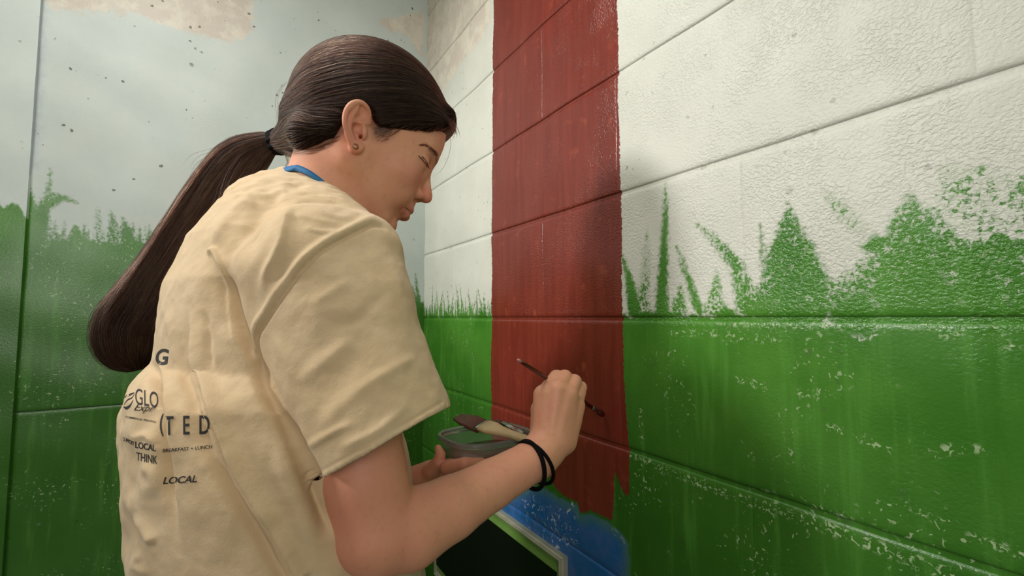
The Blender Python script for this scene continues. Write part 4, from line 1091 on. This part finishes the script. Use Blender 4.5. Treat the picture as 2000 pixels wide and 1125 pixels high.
def rings(name, R, mat, parent, close0=False, close1=False):
    n = len(R[0]); V = [p for r in R for p in r]; F = []
    for i in range(len(R) - 1):
        for k in range(n): F.append((i * n + k, i * n + (k + 1) % n, (i + 1) * n + (k + 1) % n, (i + 1) * n + k))
    if close0: F.append(tuple(range(n))[::-1])
    if close1: F.append(tuple((len(R) - 1) * n + k for k in range(n)))
    o = mesh(name, V, F, mat); keep(o, parent); return o
HW, HD = .070, .060
rings('tub_wall', [sq_ring(HW * .80, HD * .78, -.052), sq_ring(HW * .84, HD * .83, -.0505), sq_ring(HW * .95, HD * .94, -.006), sq_ring(HW * .95, HD * .94, -.001), sq_ring(HW * .93, HD * .92, -.001), sq_ring(HW * .93, HD * .92, -.006), sq_ring(HW * .82, HD * .81, -.0490), sq_ring(HW * .78, HD * .76, -.0505)], m_tub, tub, True, True)
rim_pts = []
for (a, b, z) in ((.95, .94, -.007), (1.01, 1.01, -.0065), (1.035, 1.045, -.003), (1.035, 1.045, 0), (1.01, 1.01, .0022), (.965, .955, .0018), (.935, .92, -.001), (.935, .92, -.004)): rim_pts.append(sq_ring(HW * a, HD * b, z))
rings('tub_rim', rim_pts, m_tub, tub)
rings('paint', [sq_ring(HW * .80, HD * .79, -.0485), sq_ring(HW * .87, HD * .86, -.026), sq_ring(HW * .3, HD * .3, -.0265)], m_paint, tub, True, True)

# flat brush lying across the tub
m_wood = plain('pale_wood', lin(228, 204, 156), .5, 0, .2, 400, .2); m_steel = plain('nickel', lin(170, 168, 160), .25, 1)
m_brist = plain('bristle_brown', lin(92, 50, 34), .55, 0, .8, 900, .4)
def prism_path(name, pts, mat, parent, upv):
    """pts: (point, half width, half thickness)"""
    V = []; F = []; n = 12
    P_ = [np.array(p) for p, _, _ in pts]
    for i, (p, hw, ht) in enumerate(pts):
        t = P_[min(i + 1, len(pts) - 1)] - P_[max(i - 1, 0)]; t /= np.linalg.norm(t); s = np.cross(t, upv); s /= np.linalg.norm(s); u = np.cross(s, t)
        for k in range(n):
            a = 2 * math.pi * (k + .5) / n; c_, s_ = math.cos(a), math.sin(a); e = 2 / 3.5
            V.append(np.array(p) + s * math.copysign(abs(c_) ** e, c_) * hw + u * math.copysign(abs(s_) ** e, s_) * ht)
    for i in range(len(pts) - 1):
        for k in range(n): F.append((i * n + k, i * n + (k + 1) % n, (i + 1) * n + (k + 1) % n, (i + 1) * n + k))
    F.append(tuple(range(n))[::-1]); F.append(tuple((len(pts) - 1) * n + k for k in range(n)))
    o = mesh(name, V, F, mat); keep(o, parent); return o
bA = P(896, 821, .80); bB = P(950, 833, .758); bC = P(1042, 863, .673)
bd_ = lambda t: bB + (bC - bB) * t
br = empty('flat_brush', tuple(bB)); tag(br, 'wide flat brush with a pale wooden handle lying across the tub', 'brush')
up = np.array([-.15, -.35, 1.]); up /= np.linalg.norm(up)
prism_path('bristles', [(P(893, 814, .83), .010, .0018), (P(915, 821, .80), .017, .0036), (P(944, 834, .767), .016, .0050)], m_brist, br, up)
prism_path('handle', [(bd_(-.06), .0150, .0046), (bd_(.12), .0145, .0052), (bd_(.30), .0100, .0050), (bd_(.55), .0070, .0048), (bd_(.85), .0065, .0045), (bd_(1.0), .005, .0035)], m_wood, br, up)
fe = prism_path('ferrule', [(P(940, 832, .772), .0158, .0054), (bd_(-.04), .0155, .0055)], m_steel, br, up)
sb = empty('steel_brush', tuple(P(1000, 836, .70))); tag(sb, 'small brush with a bright metal ferrule beside the flat brush on the tub', 'brush')
a, b = P(982, 827, .765), P(1022, 848, .730)
prism_path('ferrule', [(a, .0045, .0035), ((a + b) / 2, .005, .0038), (b, .0045, .0035)], m_steel, sb, up)
prism_path('bristles', [(P(956, 824, .79), .003, .0016), (P(972, 824, .777), .0055, .003), (a, .0045, .0033)], m_brist, sb, up)
prism_path('handle', [(b, .0042, .0034), (P(1040, 860, .715), .0035, .003), (P(1050, 866, .707), .002, .002)], plain('dark_handle', lin(60, 30, 28), .3), sb, up)
# the thin brush she paints with
wb2, kw = ray_wall(1182, 810, footR, nR); tipb = wb2 + nR * .003
st = P(1012, 703, .545)
tb = empty('thin_brush', tuple(st)); tag(tb, 'thin dark red brush between her fingers touching the wall', 'brush')
m_dred = plain('dark_red_lacquer', lin(74, 18, 16), .25)
ln = lambda t: st + (tipb - st) * t
o = mesh('handle', *tube([ln(t) for t in (.02, .06, .2, .45, .7, .82)], [.0016, .0024, .0026, .0032, .0036, .0030], 12), m_dred); keep(o, tb)
o = mesh('handle_tip', *tube([ln(t) for t in (-.005, .005, .022)], [.0010, .0019, .0018], 12), plain('pinkish_tip', lin(190, 140, 140), .4)); keep(o, tb)
o = mesh('ferrule', *tube([ln(t) for t in (.81, .84, .90)], [.0034, .0036, .0040], 12), m_steel); keep(o, tb)
o = mesh('bristles', *tube([ln(t) for t in (.89, .93, .97, 1.0)], [.0040, .0058, .0056, .0026], 14, True, (nR, .6)), plain('loaded_bristles', lin(70, 14, 10), .3, 0, .8, 900)); keep(o, tb)

# ================================================================== black cabinet on the wall
def wpt(t, z, n): return footR + dirR * t + nR * n + np.array([0, 0, z])
(tR, zT), _ = wall_uv(1109, 1087, 'R'); (tL_, _z), _ = wall_uv(858, 1040, 'R')
zB = zT - .30
cab = empty('wall_cabinet', tuple(wpt((tR + tL_) / 2, zB, 0))); tag(cab, 'black-fronted cabinet with a worn pale metal rim low on the wall', 'cabinet')
m_rim = plain('worn_rim', lin(176, 174, 152), .4, .35, .5, 160, .3); m_band = plain('green_band', lin(112, 150, 72), .4, 0, .3, 90, .15); m_blk = plain('black_panel', lin(14, 14, 14), .22)
def frame_ring(name, t0, t1, z0, z1, th, n0, n1, mat, r=.004):
    """a mitred frame with softened edges"""
    V = []; F = []
    prof = [(0, n0), (0, n1 - r), (r * .4, n1 - r * .3), (r, n1), (th - r, n1), (th - r * .4, n1 - r * .3), (th, n1 - r), (th, n0)]
    for (ct, cz, st_, sz) in ((t0, z0, 1, 1), (t1, z0, -1, 1), (t1, z1, -1, -1), (t0, z1, 1, -1)):
        for a, b in prof: V.append(wpt(ct + st_ * a, cz + sz * a, b))
    m = len(prof)
    for i in range(4):
        for k in range(m): F.append((i * m + k, i * m + (k + 1) % m, ((i + 1) % 4) * m + (k + 1) % m, ((i + 1) % 4) * m + k))
    o = mesh(name, V, F, mat, None, False); keep(o, cab); return o
tmin, tmax = min(tL_, tR), max(tL_, tR)
frame_ring('rim', tmin, tmax, zB, zT, .011, 0, .014, m_rim)
frame_ring('rim_lip', tmin + .003, tmax - .003, zB + .003, zT - .003, .0035, .013, .0175, m_rim, .001)
d0 = .010
V = []; F = []
for (a, zt, n) in ((d0, d0, .002), (d0, d0, .008), (.020, .034, .012), (.020, .034, .002)):
    for (ct, cz, s1, s2) in ((tmin, zB, 1, 1), (tmax, zB, -1, 1), (tmax, zT, -1, -1), (tmin, zT, 1, -1)): V.append(wpt(ct + s1 * (a if s1 > 0 else d0), cz + s2 * zt, n))
for r_ in range(3):
    for i in range(4): F.append((r_ * 4 + i, r_ * 4 + (i + 1) % 4, (r_ + 1) * 4 + (i + 1) % 4, (r_ + 1) * 4 + i))
o = mesh('inner_band', V, F, m_band, None, False); keep(o, cab)
q = [wpt(tmin + .018, zB + .032, .013), wpt(tmax - d0, zB + .032, .013), wpt(tmax - d0, zT - .032, .013), wpt(tmin + .018, zT - .032, .013)]
qb = [p - nR * .012 for p in q]; V = q + qb
o = mesh('panel', V, [(0, 1, 2, 3), (7, 6, 5, 4), (0, 4, 5, 1), (1, 5, 6, 2), (2, 6, 7, 3), (3, 7, 4, 0)], m_blk, None, False); keep(o, cab); o['label'] = 'glossy black front panel'
